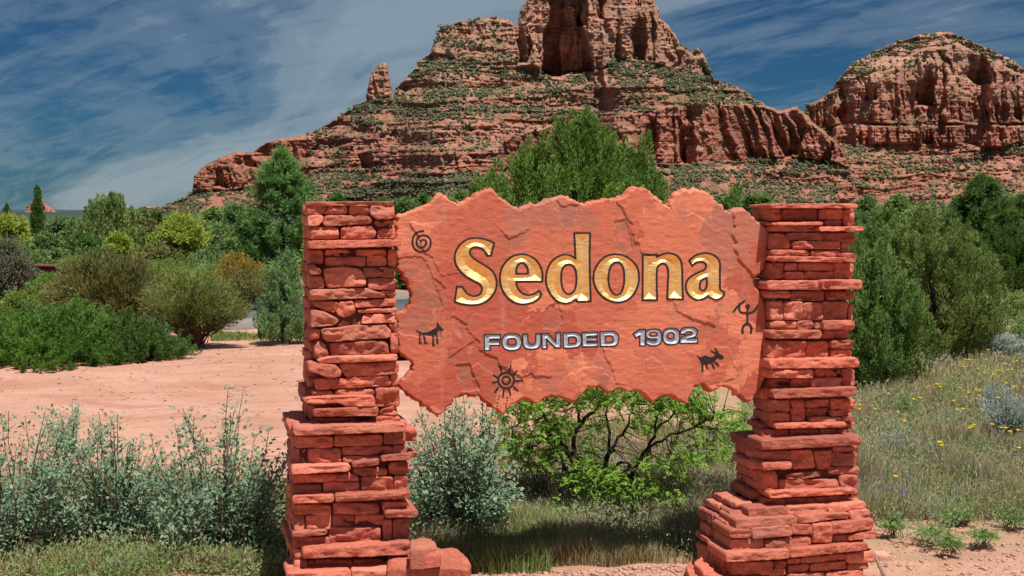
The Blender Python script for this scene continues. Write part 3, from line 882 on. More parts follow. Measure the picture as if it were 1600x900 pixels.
# outward direction in the picture plane for each rim vertex
eps = 1.5
gx = sdf_loops(P[rim, 0] + eps, P[rim, 1], [jag]) - sdf_loops(P[rim, 0] - eps, P[rim, 1], [jag])
gy = sdf_loops(P[rim, 0], P[rim, 1] + eps, [jag]) - sdf_loops(P[rim, 0], P[rim, 1] - eps, [jag])
gl = np.sqrt(gx**2 + gy**2) + 1e-6
od = np.stack([gx / gl, gy / gl], 1)
idm = np.full(n0, -1); idm[rim] = np.arange(len(rim))
lay = []
TK = 0.075
for k, (dep, push, rg) in enumerate([(0.009, 2.3, 1.2), (0.030, 4.0, 2.6), (0.05, 4.0, 3.0), (TK, 1.5, 2.0)]):
    off = push + rg * fbm(P[rim, 0] / 8, P[rim, 1] / 8, seed=200 + k * 7, oct=3)
    Pk = P[rim] + od * off[:, None]
    lay.append(on_face(Pk, -dep + 0.003 * vn(P[rim, 0] / 5, P[rim, 1] / 5, seed=300 + k)))
nr = len(rim)
Vs = [V0] + lay
fs = [q, t]
prev = Eo
for k in range(4):
    cur = n0 + k * nr + idm[Eo]
    fs.append(np.stack([prev[:, 1], prev[:, 0], cur[:, 0], cur[:, 1]], 1))
    prev = cur
Xb, Yb = X, Y
Pb, Sb, qb, tb = clip_grid(Xb[::3, ::3], Yb[::3, ::3], sdf_loops(Xb[::3, ::3], Yb[::3, ::3], [jag]) - 1.0, step * 3)
nb = n0 + 4 * nr
Vs.append(on_face(Pb, -TK + 0 * Pb[:, 0]))
fs += [qb[:, ::-1] + nb, tb[:, ::-1] + nb]
# image rows run downward, so turn all faces to look outward
fs = [f[:, ::-1] for f in fs]
slab = mk('slab', np.concatenate(Vs), fs, M['slab'], sign, smooth=True)
at_ = slab.data.attributes.new('stain', 'FLOAT', 'POINT')
sv = np.zeros(len(slab.data.vertices), dtype=np.float32)
sv[:n0] = face_stain(P[:, 0], P[:, 1])
at_.data.foreach_set('value', sv)


def carved(name, lps, mat, slope, maxd, st, band, label, ob):
    b = np.concatenate(lps)
    X, Y = grid(b[:, 0].min() - 4, b[:, 1].min() - 4, b[:, 0].max() + 4, b[:, 1].max() + 4, st)
    S = sdf_loops(X, Y, lps)
    P, Sn, q, t = clip_grid(X, Y, S + band * 0.5, st)
    hf = face_h(P[:, 0], P[:, 1])
    d = np.clip(-(Sn + 0.0), 0, maxd)
    V = on_face(P, hf + 0.0008 - slope * d * 0.00305)
    o = mk(name, V, [q[:, ::-1], t[:, ::-1]], mat, sign, smooth=False)
    o['label'] = label
    P, Sn, q, t = clip_grid(X, Y, np.abs(S - 0.1) - ob, st)
    hf = face_h(P[:, 0], P[:, 1])
    V = on_face(P, hf + 0.0016)
    n = len(P)
    E = border_edges(q, t)
    V2 = on_face(P, hf - 0.003)
    mk('outline', np.concatenate([V, V2]), [q[:, ::-1], t[:, ::-1], np.stack([E[:, 0], E[:, 1], E[:, 1] + n, E[:, 0] + n], 1)], M['outline'], o)
    return o


for i, (nm, lps) in enumerate(ALL):
    if i < len(GOLD):
        carved('letter', lps, M['gold'], 0.52, 40, 0.75, 2.6, f'carved gold letter {nm} with a dark outline', 1.55)
    else:
        carved('digit' if nm.isdigit() else 'letter', lps, M['silver'], 0.5, 40, 0.5, 1.6, f'carved silver {"digit" if nm.isdigit() else "letter"} {nm} with a dark outline', 1.0)


def painted(name, sd_fn, box, label, st=0.5):
    X, Y = grid(*box, st)
    P, Sn, q, t = clip_grid(X, Y, sd_fn(X, Y), st)
    hf = face_h(P[:, 0], P[:, 1])
    n = len(P)
    E = border_edges(q, t)
    V = np.concatenate([on_face(P, hf + 0.0016), on_face(P, hf - 0.003)])
    o = mk(name, V, [q[:, ::-1], t[:, ::-1], np.stack([E[:, 0], E[:, 1], E[:, 1] + n, E[:, 0] + n], 1)], M['black'], sign)
    o['label'] = label


def umin(fl): return lambda X, Y: np.minimum.reduce([f(X, Y) for f in fl])
def LN(m, pts, r): return lambda X, Y: sdf_lines(X, Y, m(pts), r)
def PG(m, pts): return lambda X, Y: sdf_loops(X, Y, [m(pts)])
def smooth_open(pts, it=2):
    P = np.array(pts, float)
    for _ in range(it):
        A = 0.75 * P[:-1] + 0.25 * P[1:]; Bq = 0.25 * P[:-1] + 0.75 * P[1:]
        P = np.vstack([P[:1], np.stack([A, Bq], 1).reshape(-1, 2), P[-1:]])
    return [tuple(x) for x in P]


m6 = lambda p: [(630 + x / 11.25, 340 + y / 11.25) for x, y in p]
m7 = lambda p: [(640 + x / 6, 490 + y / 6) for x, y in p]
m8 = lambda p: [(1080 + x / 6.925, 460 + y / 6.925) for x, y in p]
painted('spiral', LN(m6, smooth_open([(350,235),(290,240),(230,265),(190,310),(165,370),(160,430),(170,500),(210,560),(270,598),(340,603),(400,585),(450,545),(478,490),(485,430),(470,370),(430,325),(370,305),(320,308),(270,335),(240,380),(232,440),(250,495),(290,522),(345,520),(385,490),(405,440),(395,400),(360,385),(325,390),(310,415)]), 1.45), (638,354,680,400), 'black painted spiral at the upper left')
painted('deer_figure', umin([PG(m7, [(70,165),(120,178),(190,168),(255,125),(256,78),(266,78),(280,110),(320,148),(312,160),(265,160),(245,200),(200,205),(140,200),(95,185)]),
    LN(m7, [(98,190),(95,240),(94,272),(112,276)], 1.3), LN(m7, [(130,200),(145,245),(142,272),(162,276)], 1.3), LN(m7, [(222,195),(220,296),(232,294)], 1.5), LN(m7, [(248,180),(258,230),(262,280)], 1.4), LN(m7, [(70,165),(100,175)], 1.2)]),
    (648,496,698,544), 'black painted four legged animal at the left')
rays = [((862,540),(848,495)),((930,540),(945,485)),((975,575),(1000,535)),((985,628),(1060,628)),((975,685),(1015,725)),((932,710),(945,762)),((882,712),(875,780)),((828,690),(800,735)),((825,635),(775,645)),((830,605),(785,575))]
ring = lambda cx, cy, r, hw: (lambda X, Y: np.abs(np.hypot(X - (640 + cx / 6), Y - (490 + cy / 6)) - r / 6) - hw)
painted('sun_figure', umin([ring(905,624,74,1.6), ring(905,624,36,1.5)] + [LN(m7, list(r), 1.3) for r in rays]
    + [LN(m7, [p], 1.15) for p in ((838,772),(832,800),(822,835),(820,865),(820,890),(915,785),(915,815),(905,845),(905,872),(910,890))]), (764,566,822,644), 'black painted rayed sun with two dotted lines below')
painted('standing_figure', umin([LN(m8, [(610,130)], 3.7), LN(m8, [(608,140),(606,325)], 1.5), LN(m8, smooth_open([(522,100),(516,160),(530,192),(570,202),(640,204),(690,176),(716,120)]), 1.5),
    LN(m8, [(460,185),(500,130),(575,70)], 1.5), LN(m8, smooth_open([(555,415),(552,370),(572,330),(608,314),(640,332),(654,375),(645,412)]), 1.8)]), (1142,464,1188,526), 'black painted stick figure with raised arms at the right')
painted('goat_figure', umin([PG(m8, [(58,650),(100,682),(150,658),(200,680),(240,672),(265,640),(290,630),(348,668),(346,690),(320,704),(280,690),(245,720),(210,745),(160,752),(110,758),(95,715)]),
    LN(m8, [(120,740),(120,824)], 1.6), LN(m8, [(155,750),(172,800)], 1.4), LN(m8, [(220,735),(245,798)], 1.5), LN(m8, [(250,725),(292,768)], 1.4), LN(m8, [(275,640),(216,612)], 1.3), LN(m8, [(290,640),(258,586)], 1.4)]),
    (1082,538,1136,586), 'black painted horned goat at the lower right')
# iron brackets that carry the slab from the pillars (behind it)
for (px, uo) in ((622, -0.03), (1196, 0.03)):
    for py in (400, 560):
        u0 = upx(px, py, SP) + uo
        z0 = zpx(py, px, SP)
        V = []
        for du in (-.09, .09):
            for dp in (-.075, -.10):
                for dz in (-.02, .02):
                    V.append(pxyz(np.array(u0 + du), np.array(z0 + dz), np.array(SP + dp)))
        mk('bracket', np.array(V), np.array([(0,1,3,2),(4,6,7,5),(0,4,5,1),(2,3,7,6),(0,2,6,4),(1,5,7,3)]), M['black'], sign)
# ------------------------------------------------------------------ ground
def ground_z(X, Y):
    X = np.asarray(X, float); Y = np.asarray(Y, float)
    near = sstep(60, 20, np.hypot(X, Y))
    z = 0.035 * fbm(X * 0.7, Y * 0.7, seed=401, oct=4) * near
    z = z + 0.010 * fbm(X * 6, Y * 6, seed=402, oct=3) * sstep(25, 8, Y)
    z = z + 0.10 * sstep(9.5, 14.5, Y) * sstep(19.3, 17.3, Y) * sstep(1.2, -1.2, X) * sstep(-11.0, -5.0, X)   # low swell of the dirt
    z = z - 0.03 * near
    return z


ys = np.concatenate([np.linspace(-60, 4.5, 24), 4.5 * (12000 / 4.5) ** (np.linspace(0.01, 1, 420) ** 1.45)])
ks = np.sinh(np.linspace(-4.2, 4.2, 360)) / np.sinh(4.2) * 3.0
GY = ys[:, None] + 0 * ks[None, :]
GX = ks[None, :] * (np.maximum(ys[:, None], 0) + 14)
GZ = ground_z(GX, GY)
nY, nX = GY.shape
idx = np.arange(nY * nX).reshape(nY, nX)
gq = np.stack([idx[:-1, :-1], idx[:-1, 1:], idx[1:, 1:], idx[1:, :-1]], -1).reshape(-1, 4)


def ground_mat():
    m, T = newmat('red_dirt')
    g = T.n('ShaderNodeNewGeometry')
    pos = g.outputs['Position']
    s = T.n('ShaderNodeSeparateXYZ', {0: pos}).outputs
    a = T.noise(pos, 0.9, 6, 0.65)
    b = T.noise(pos, 7, 5, 0.7)
    f = T.noise(pos, 45, 4, 0.7)
    c = T.mix(T.ramp(a, [(0.35, 0), (0.65, 1)]), (0.48, 0.245, 0.175), (0.58, 0.335, 0.25))
    c = T.mix(T.math('MULTIPLY', T.ramp(b, [(0.5, 0), (0.72, 1)]), 0.55), c, (0.38, 0.155, 0.10))
    c = T.mix(T.math('MULTIPLY', T.ramp(f, [(0.56, 0), (0.7, 1)]), 0.6), c, (0.29, 0.12, 0.08))
    tr = T.noise(T.n('ShaderNodeMapping', {'Vector': pos, 'Scale': (0.35, 1.6, 1), 'Rotation': (0, 0, 0.25)}).outputs[0], 1.6, 6, 0.7, 0.4)
    c = T.mix(T.math('MULTIPLY', T.ramp(tr, [(0.52, 0), (0.66, 1)]), 0.5), c, (0.35, 0.145, 0.09))
    c = T.mix(T.math('MULTIPLY', T.ramp(tr, [(0.34, 1), (0.46, 0)]), 0.45), c, (0.66, 0.40, 0.30))
    # dry litter in the meadow at the right and round the front shrubs
    lit = T.noise(pos, 3.0, 5, 0.7)
    mx = T.math('ADD', T.n('ShaderNodeMapRange', {0: s[0], 1: 0.4, 2: 2.0}).outputs[0], T.n('ShaderNodeMapRange', {0: s[1], 1: 9.6, 2: 8.6}).outputs[0], clamp=True)
    mx = T.math('MULTIPLY', mx, T.ramp(lit, [(0.36, 0.0), (0.6, 0.85)]))
    mx = T.math('MULTIPLY', mx, T.n('ShaderNodeMapRange', {0: s[1], 1: 7.0, 2: 7.8}).outputs[0])
    c = T.mix(mx, c, T.mix(f, (0.26, 0.19, 0.10), (0.40, 0.31, 0.18)))
    # scrub ground beyond the gardens
    far = T.n('ShaderNodeMapRange', {0: T.math('ADD', s[1], T.math('MULTIPLY', lit, 8.0)), 1: 30, 2: 46}).outputs[0]
    sc = T.noise(pos, 0.05, 6, 0.7)
    c = T.mix(far, c, T.mix(T.ramp(sc, [(0.45, 0), (0.55, 1)]), (0.045, 0.07, 0.035), (0.10, 0.095, 0.05)))
    c = T.mix(T.n('ShaderNodeMapRange', {0: s[1], 1: 150, 2: 900}).outputs[0], c, (0.04, 0.062, 0.045))
    hgt = T.math('ADD', T.math('MULTIPLY', b, 0.6), f)
    bp = T.n('ShaderNodeBump', {'Height': hgt, 'Strength': 0.6, 'Distance': 0.03}).outputs[0]
    p = T.n('ShaderNodeBsdfPrincipled', {'Base Color': c, 'Roughness': 0.95, 'Normal': bp, 'Specular IOR Level': 0.1})
    finish(T, p.outputs[0])
    return m


M['dirt'] = ground_mat()
tag(mk('ground', np.stack([GX, GY, GZ], -1), gq, M['dirt'], smooth=True), kind='structure')

# asphalt road crossing behind the dirt, with a pale kerb on the near side
M['asphalt'] = flat_mat('asphalt', (0.11, 0.115, 0.125), 0.9, noise=0.5, nscale=30)
M['kerb'] = flat_mat('concrete_kerb', (0.25, 0.22, 0.20), 0.9, noise=0.4, nscale=20)
RA, RB = np.array([-7.2, 20.0]), np.array([14.0, 31.5])
rd = (RB - RA) / np.linalg.norm(RB - RA); rn = np.array([-rd[1], rd[0]])
def strip(name, off0, off1, z0, z1, mat):
    n = 60
    tt = np.linspace(0, 1, n)[:, None]
    base = RA + (RB - RA) * tt
    V = []
    for off, z in ((off0, z0), (off0, z1), (off1, z1), (off1, z0)):
        q = base + rn * off
        V.append(np.concatenate([q, np.full((n, 1), z)], 1))
    V = np.concatenate(V)
    i = np.arange(n - 1)
    fs = [np.stack([k * n + i, k * n + i + 1, (k + 1) * n + i + 1, (k + 1) * n + i], 1)[:, ::-1] for k in range(3)]
    return tag(mk(name, V, fs, mat), kind='structure')
strip('road', 0.0, 4.6, -0.05, 0.05, M['asphalt'])
strip('kerb', -0.16, -0.002, -0.05, 0.15, M['kerb'])
strip('kerb', 4.602, 4.76, -0.05, 0.16, M['kerb'])

# ------------------------------------------------------------------ mountains
def rock_mat(name, z_tan, z_w, tint=1.2):
    m, T = newmat(name)
    g = T.n('ShaderNodeNewGeometry')
    pos = g.outputs['Position']
    s = T.n('ShaderNodeSeparateXYZ', {0: pos}).outputs
    warp = T.noise(pos, 0.012, 4, 0.6)
    z = T.math('ADD', s[2], T.math('MULTIPLY', warp, 26.0))
    zx = T.n('ShaderNodeCombineXYZ', {0: T.math('MULTIPLY', s[0], 0.012), 1: T.math('MULTIPLY', s[1], 0.012), 2: z}).outputs[0]
    st = T.noise(zx, 0.16, 5, 0.7)
    st2 = T.noise(zx, 0.5, 3, 0.6)
    k = T.math('ADD', T.math('MULTIPLY', st, 0.65), T.math('MULTIPLY', st2, 0.35))
    red = T.ramp(k, [(0.30, (0.19*tint, 0.048*tint, 0.034*tint)), (0.43, (0.30*tint, 0.085*tint, 0.056*tint)), (0.54, (0.38*tint, 0.135*tint, 0.090*tint)), (0.62, (0.48*tint, 0.25*tint, 0.185*tint)), (0.72, (0.58*tint, 0.39*tint, 0.31*tint))])
    tan = T.ramp(k, [(0.30, (0.30, 0.10, 0.066)), (0.44, (0.48, 0.20, 0.135)), (0.56, (0.62, 0.355, 0.255)), (0.70, (0.76, 0.59, 0.45))])
    hz = T.n('ShaderNodeMapRange', {0: T.math('ADD', z, T.math('MULTIPLY', T.noise(pos, 0.02, 3), 24.0)), 1: z_tan - z_w, 2: z_tan + z_w}).outputs[0]
    c = T.mix(hz, red, tan)
    pv = T.noise(pos, 0.011, 5, 0.7)
    c = T.mix(T.math('MULTIPLY', T.ramp(pv, [(0.48, 0), (0.62, 1)]), 0.5), c, (0.27, 0.135, 0.115))
    c = T.mix(T.math('MULTIPLY', T.ramp(pv, [(0.32, 1), (0.44, 0)]), 0.35), c, (0.62, 0.36, 0.26))
    # flat ground between the steps: lighter soil
    nz = T.n('ShaderNodeSeparateXYZ', {0: g.outputs['Normal']}).outputs[2]
    soil = T.mix(T.noise(pos, 0.09, 4, 0.7), (0.40, 0.165, 0.11), (0.60, 0.345, 0.25))
    c = T.mix(T.math('MULTIPLY', T.n('ShaderNodeMapRange', {0: nz, 1: 0.25, 2: 0.7}).outputs[0], 0.45), c, soil)
    gr = T.noise(pos, 0.028, 6, 0.75)
    c = T.mix(T.math('MULTIPLY', T.math('MULTIPLY', T.n('ShaderNodeMapRange', {0: nz, 1: 0.2, 2: 0.6}).outputs[0], T.ramp(gr, [(0.44, 0), (0.58, 1)])), 0.7), c, (0.15, 0.135, 0.075))
    # dark varnish streaks down the faces
    vs = T.n('ShaderNodeMapping', {'Vector': pos, 'Scale': (0.16, 0.16, 0.02)}).outputs[0]
    vr = T.noise(vs, 1.0, 5, 0.7)
    c = T.mix(T.math('MULTIPLY', T.ramp(vr, [(0.55, 0), (0.72, 1)]), 0.5), c, (0.12, 0.045, 0.035))
    bn = T.math('ADD', T.math('MULTIPLY', k, 2.2), T.noise(pos, 0.35, 5, 0.75))
    bp = T.n('ShaderNodeBump', {'Height': bn, 'Strength': 0.9, 'Distance': 3.0}).outputs[0]
    p = T.n('ShaderNodeBsdfPrincipled', {'Base Color': c, 'Roughness': 0.95, 'Normal': bp, 'Specular IOR Level': 0.05})
    finish(T, p.outputs[0])
    return m


M['scrub'] = leaf_mat('hillside_scrub', (0.070, 0.088, 0.046), (0.165, 0.17, 0.094), trans=0.0, rough=0.9, spec=0.1, big=0.02)


def blend_masks(X, Y, polys, soft):
    r = np.zeros(X.shape)
    for p in polys:
        r = np.maximum(r, sstep(soft, -soft, sdf_loops(X, Y, [p])))
    return r


ICO = None
def ico():
    global ICO
    if ICO is None:
        t = (1 + 5 ** .5) / 2
        v = np.array([(-1,t,0),(1,t,0),(-1,-t,0),(1,-t,0),(0,-1,t),(0,1,t),(0,-1,-t),(0,1,-t),(t,0,-1),(t,0,1),(-t,0,-1),(-t,0,1)], float)
        v /= np.linalg.norm(v[0])
        f = np.array([(0,11,5),(0,5,1),(0,1,7),(0,7,10),(0,10,11),(1,5,9),(5,11,4),(11,10,2),(10,7,6),(7,1,8),(3,9,4),(3,4,2),(3,2,6),(3,6,8),(3,8,9),(4,9,5),(2,4,11),(6,2,10),(8,6,7),(9,8,1)])
        ICO = (v, f)
    return ICO


def blobs(C0, R, rg, squash=0.8, jit=0.35):
    """many small irregular lumps: centres (n,3), radii (n,)"""
    v, f = ico()
    n = len(C0)
    a = rg.uniform(0, 2 * PI, n)
    ca, sa = np.cos(a)[:, None], np.sin(a)[:, None]
    vv = v[None] * (1 + rg.uniform(-jit, jit, (n, 12, 1)))
    x = vv[..., 0] * ca - vv[..., 1] * sa; y = vv[..., 0] * sa + vv[..., 1] * ca
    P = np.stack([x, y, vv[..., 2] * squash], -1) * R[:, None, None] + C0[:, None, :]
    Fi = f[None] + (np.arange(n) * 12)[:, None, None]
    return P.reshape(-1, 3), Fi.reshape(-1, 3)


def mountain(name, sky_pts, Y0, base_py, cliffs, alcoves, mat, dx, dy, nshrub, fract=1.0, shear=None, seedk=0, talus=1.5, dens_fn=None, back=350.0, crest=None, shrub_size=(0.5, 1.75), cshr=0.05, deep=1.0):
    sky_pts = np.array(sky_pts, float)
    px = np.arange(sky_pts[0, 0], sky_pts[-1, 0] + dx, dx)
    sk = np.interp(px, sky_pts[:, 0], sky_pts[:, 1])
    rough = np.interp(px, [q[0] for q in crest], [q[1] for q in crest]) if crest else 1.5
    sk = sk + rough * fbm(px / 9, 0 * px, seed=500 + seedk, oct=4) * 0.9
    rows = np.arange(sk.min() - dy, base_py + dy, dy)
    nR, nC = len(rows), len(px)
    PX = np.broadcast_to(px, (nR, nC)); PYr = np.broadcast_to(rows[:, None], (nR, nC))
    wob = 3.0 * fbm(PX / 30, PYr / 30, seed=510 + seedk, oct=4)
    cm = np.zeros((nR, nC))
    for poly, val in cliffs:
        cm = np.maximum(cm, val * sstep(2.2, -2.2, sdf_loops(PX + wob, PYr + wob * 0.7, [poly])))
    # thin ledges all over: rows of steep and flat ground that follow the bedding
    bed = PYr + 0.03 * (PX - 900) * 0.3 + 3.5 * fbm(PX / 60, PYr / 40, seed=520 + seedk, oct=3)
    lg = fbm(bed / 7.0, PX / 160, seed=530 + seedk, oct=3)
    lg2 = fbm(bed / 2.6, PX / 90, seed=535 + seedk, oct=2)
    hpv = talus * np.clip(1.0 + 1.5 * lg, 0.10, 2.6)
    hpv_c = 0.16 + 0.9 * sstep(0.55, 1.0, lg)
    hp = hpv * (1 - cm) + hpv_c * cm
    below = np.clip((PYr - sk[None, :]) / dy, 0, 1)
    mpp = Y0 / F
    D = np.cumsum(hp * below, 0) * dy * mpp
    # smooth the running sum sideways a little so that columns do not streak
    valid = (PYr >= sk[None, :]).astype(float)
    for _ in range(3):
        w_ = 11
        kz = lambda A: np.cumsum(np.pad(A, ((0, 0), (w_ + 1, w_)), mode='edge'), 1)
        cD, cV = kz(D * valid), kz(valid)
        D = np.where(valid > 0, (cD[:, 2*w_+1:] - cD[:, :-2*w_-1]) / np.maximum(cV[:, 2*w_+1:] - cV[:, :-2*w_-1], 1e-6), D)
    sh = shear(PX, PYr) if shear is not None else 0 * PX
    u = PX + sh + 4.5 * fbm(PX / 16, PYr / 20, seed=540 + seedk, oct=3)
    def ridge(w, s): return 1 - np.abs(vn(u / w, PYr / (w * 9), seed=s)) * 2
    fr = 10.0 * ridge(30, 550 + seedk) + 6.5 * ridge(14, 560 + seedk) + 3.0 * ridge(6.5, 570 + seedk) + 1.6 * ridge(3.3, 580 + seedk)
    small = 2.4 * fbm(PX / 5, PYr / 4, seed=590 + seedk, oct=4, gain=.6) + 5.0 * fbm(PX / 22, PYr / 16, seed=600 + seedk, oct=3)
    edge = sstep(0, 5, PYr - sk[None, :])
    rel = (fr * cm * fract + small * (0.8 - 0.3 * cm) + 1.9 * np.clip(lg * 2.2, -1, 1) * (0.9 - .68 * cm) + 1.0 * np.clip(lg2 * 3, -1, 1) * (1 - .55 * cm)) * mpp / 0.68
    for poly, dep in alcoves:
        yy0 = min(q[1] for q in poly); yy1 = max(q[1] for q in poly)
        tt = np.clip((PYr - yy0) / (yy1 - yy0), 0, 1)
        rel = rel - 1.7 * deep * dep * (0.12 + 0.88 * tt) * sstep(2.4, -2.4, sdf_loops(PX + wob * 1.5, PYr + wob * .8, [poly])) * mpp / 0.68
    Yd = Y0 - D - rel * edge
    PYc = np.maximum(PYr, sk[None, :])
    ok = PYr >= sk[None, :] - dy
    V = np.stack([(PX - 800) / F * Yd, Yd, H - (PYc - HOR) / F * Yd], -1)
    idx = np.arange(nR * nC).reshape(nR, nC)
    good = (ok[1:, :-1] & ok[1:, 1:])
    q = np.stack([idx[:-1, :-1], idx[1:, :-1], idx[1:, 1:], idx[:-1, 1:]], -1)[good]
    V2 = V.reshape(-1, 3)
    # the far side: a plain slope from the crest down
    top = np.array([np.argmax(ok[:, c]) for c in range(nC)])
    crest_i = idx[top, np.arange(nC)]
    cr = V2[crest_i]
    bk = [cr]
    for f, d in ((0.86, 0.12), (0.5, 0.5), (0.0, 1.0)):
        w_ = cr.copy(); w_[:, 1] += back * d * (0.5 + cr[:, 2] / max(cr[:, 2].max(), 1)); w_[:, 2] = cr[:, 2] * f - (4 if f == 0 else 0)
        w_[:, 0] *= w_[:, 1] / cr[:, 1]
        bk.append(w_)
    nV = len(V2)
    bV = np.concatenate(bk[1:])
    allV = np.concatenate([V2, bV])
    lay_i = [crest_i] + [nV + k * nC + np.arange(nC) for k in range(3)]
    fq = [q]
    for a, b in zip(lay_i[:-1], lay_i[1:]):
        fq.append(np.stack([a[:-1], a[1:], b[1:], b[:-1]], 1))
    used = np.unique(np.concatenate([f.ravel() for f in fq]))
    rm = np.full(len(allV), -1); rm[used] = np.arange(len(used))
    o = mk(name, allV[used], [rm[f] for f in fq], mat, smooth=False)
    tag(o, kind='structure')
    # scrub
    rg = np.random.default_rng(900 + seedk)
    n = nshrub * 14
    ri = rg.integers(0, nR, n); ci = rg.integers(0, nC, n)
    inside = rows[ri] > sk[ci] + 0.5
    ri, ci = ri[inside], ci[inside]
    den = 0.56 + 0.8 * fbm(px[ci] / 38, rows[ri] / 12, seed=610 + seedk, oct=5, gain=.65)
    flat = sstep(0.25, 0.9, hp[ri, ci] / talus) + 0.12
    den = den * flat * (1 - cm[ri, ci]) + cshr * cm[ri, ci] * flat
    if dens_fn is not None:
        den = den * dens_fn(px[ci], rows[ri])
    keep = rg.uniform(0, 1, len(ri)) < np.clip(den, 0, 1)
    ri, ci = ri[keep][:nshrub], ci[keep][:nshrub]
    # a line of small trees along the crest
    P = V[ri, ci]
    R = rg.uniform(shrub_size[0], shrub_size[1], len(P)) * mpp / 0.68 * (0.75 + 0.5 * rg.random(len(P)))
    P = P + np.stack([0 * R, -0.3 * R, 0.45 * R], 1)
    P2 = P + rg.normal(0, 0.8, P.shape) * R[:, None]
    P3 = P + rg.normal(0, 1.0, P.shape) * R[:, None] * [1.3, 1, .5]
    V3, F3 = blobs(np.concatenate([P, P2, P3]), np.concatenate([R, R * 0.7, R * .5]), rg, 0.8, 0.55)
    s = mk(name.replace('_hill', '') + '_scrub', V3, F3, M['scrub'])
    tag(s, 'dark green scrub dotted over the slopes of the red ' + name.replace('_', ' '), 'scrub', kind='stuff')
    return o


main_sky = [(150,352),(180,345),(205,331),(225,322),(250,324),(280,313),(300,300),(304,276),(320,258),(345,245),(370,236),(395,238),(415,222),(440,215),(465,213),(490,205),(515,192),(545,172),(570,158),(574,138),(580,112),(592,100),(604,99),(609,125),(613,147),
            (628,130),(645,110),(655,95),(672,86),(680,60),(690,42),(715,36),(745,28),(770,26),(795,30),(805,42),(809,38),(813,15),(823,2),(833,-22),(900,-44),(980,-40),(1010,-22),(1023,0),(1030,14),(1027,26),(1040,36),(1055,52),(1062,68),(1080,80),(1092,75),(1105,95),(1113,120),
            (1125,128),(1150,137),(1175,148),(1183,158),(1200,165),(1222,172),(1245,167),(1262,180),(1275,195),(1300,215),(1318,235),(1327,260),(1331,280),(1340,300),(1350,330),(1360,352)]
main_cliffs = [
 ([(674,84),(684,50),(700,30),(800,24),(808,45),(806,92),(760,98),(720,90)], .55),
 ([(806,105),(806,30),(830,-50),(1010,-50),(1040,30),(1064,72),(1100,100),(1108,118),(1060,108),(1010,98),(960,92),(940,108),(860,114),(830,100)], 1.0),
 ([(1000,178),(1040,166),(1110,162),(1180,164),(1250,164),(1275,190),(1305,218),(1325,240),(1326,262),(1300,252),(1240,246),(1160,250),(1110,252),(1050,262),(1010,250),(1000,220)], 1.0),
 ([(780,215),(850,200),(930,182),(1000,178),(1002,235),(950,232),(880,240),(820,262),(790,262)], .8),
 ([(540,245),(600,235),(700,238),(760,250),(775,265),(700,272),(620,282),(545,292)], .5),
 ([(300,300),(304,262),(350,235),(430,214),(480,212),(500,225),(450,262),(420,290),(350,296)], .9),
 ([(568,160),(572,95),(612,95),(618,150)], .9),
 ([(450,262),(540,225),(640,205),(760,206),(780,214),(660,226),(560,240),(470,285)], .45),
 ([(640,118),(690,112),(760,118),(800,130),(740,134),(660,130)], .35),
 ([(500,208),(620,188),(760,186),(880,178),(760,196),(620,202),(520,222)], .4),
 ([(1300,275),(1338,290),(1350,318),(1312,312)], .7),
 ([(1110,118),(1125,127),(1180,150),(1186,160),(1140,146),(1112,130)], .5),
 ([(918,110),(950,108),(955,140),(924,140)], .9),
]
main_alc = [
 ([(846,118),(850,60),(858,10),(866,-50),(885,-50),(880,20),(874,118)], 62),
 ([(874,118),(880,20),(885,-50),(905,-50),(906,20),(915,60),(930,112)], 46),
 ([(905,40),(905,-50),(916,-50),(918,40)], 20),
 ([(988,92),(986,50),(994,28),(1006,30),(1012,60),(1010,96)], 22),
 ([(932,30),(934,-50),(944,-50),(944,30)], 18),
 ([(806,96),(806,62),(826,50),(832,70),(822,98)], 16),
 ([(965,100),(964,50),(969,30),(973,60),(973,100)], 9),
 ([(785,250),(786,226),(800,218),(812,222),(812,262),(800,266)], 14),
 ([(1062,255),(1060,200),(1066,185),(1072,200),(1072,255)], 14),
 ([(1012,240),(1010,195),(1024,180),(1022,240)], 14),
 ([(1138,185),(1158,185),(1180,250),(1165,250)], 10),
 ([(1192,170),(1206,170),(1240,246),(1228,246)], 14),
 ([(1226,172),(1240,172),(1262,200),(1246,246),(1234,240)], 12),
 ([(1278,258),(1288,230),(1296,214),(1304,226),(1292,258)], 13),
 ([(336,292),(338,268),(350,258),(354,292)], 9),
 ([(384,262),(380,240),(388,238),(404,262)], 9),
 ([(565,262),(563,244),(582,240),(584,262)], 9),
]
M['butte'] = rock_mat('butte_rock', 150, 32)
def main_shear(X, Y):
    k = sstep(1080, 1160, X) * sstep(150, 170, Y) * sstep(275, 255, Y)
    k2 = sstep(1000, 1060, X) * sstep(110, 90, Y)
    return -0.38 * (Y - 165) * k - 0.3 * (Y - 60) * k2
def main_dens(X, Y):
    d = 1.0 + 0.7 * sstep(118, 96, np.abs(Y - 140) + 60) + 0 * X
    d = d + 1.8 * sstep(560, 600, X) * sstep(800, 720, X) * sstep(270, 300, Y)
    d = d * (1 - 0.55 * sstep(180, 200, Y) * sstep(260, 240, Y)) * (1 - 0.35 * sstep(1000, 1100, X) * sstep(255, 265, Y))
    d = d * (1 + .5 * sstep(262, 272, Y))
    return d
mountain('butte', main_sky, 1550.0, 345, main_cliffs, main_alc, M['butte'], 1.0, 0.9, 15000, fract=1.0, shear=main_shear, seedk=1, talus=1.45, dens_fn=main_dens,
         crest=[(150,1.5),(560,1.5),(640,2.5),(800,2.0),(1050,2.5),(1360,1.5)])

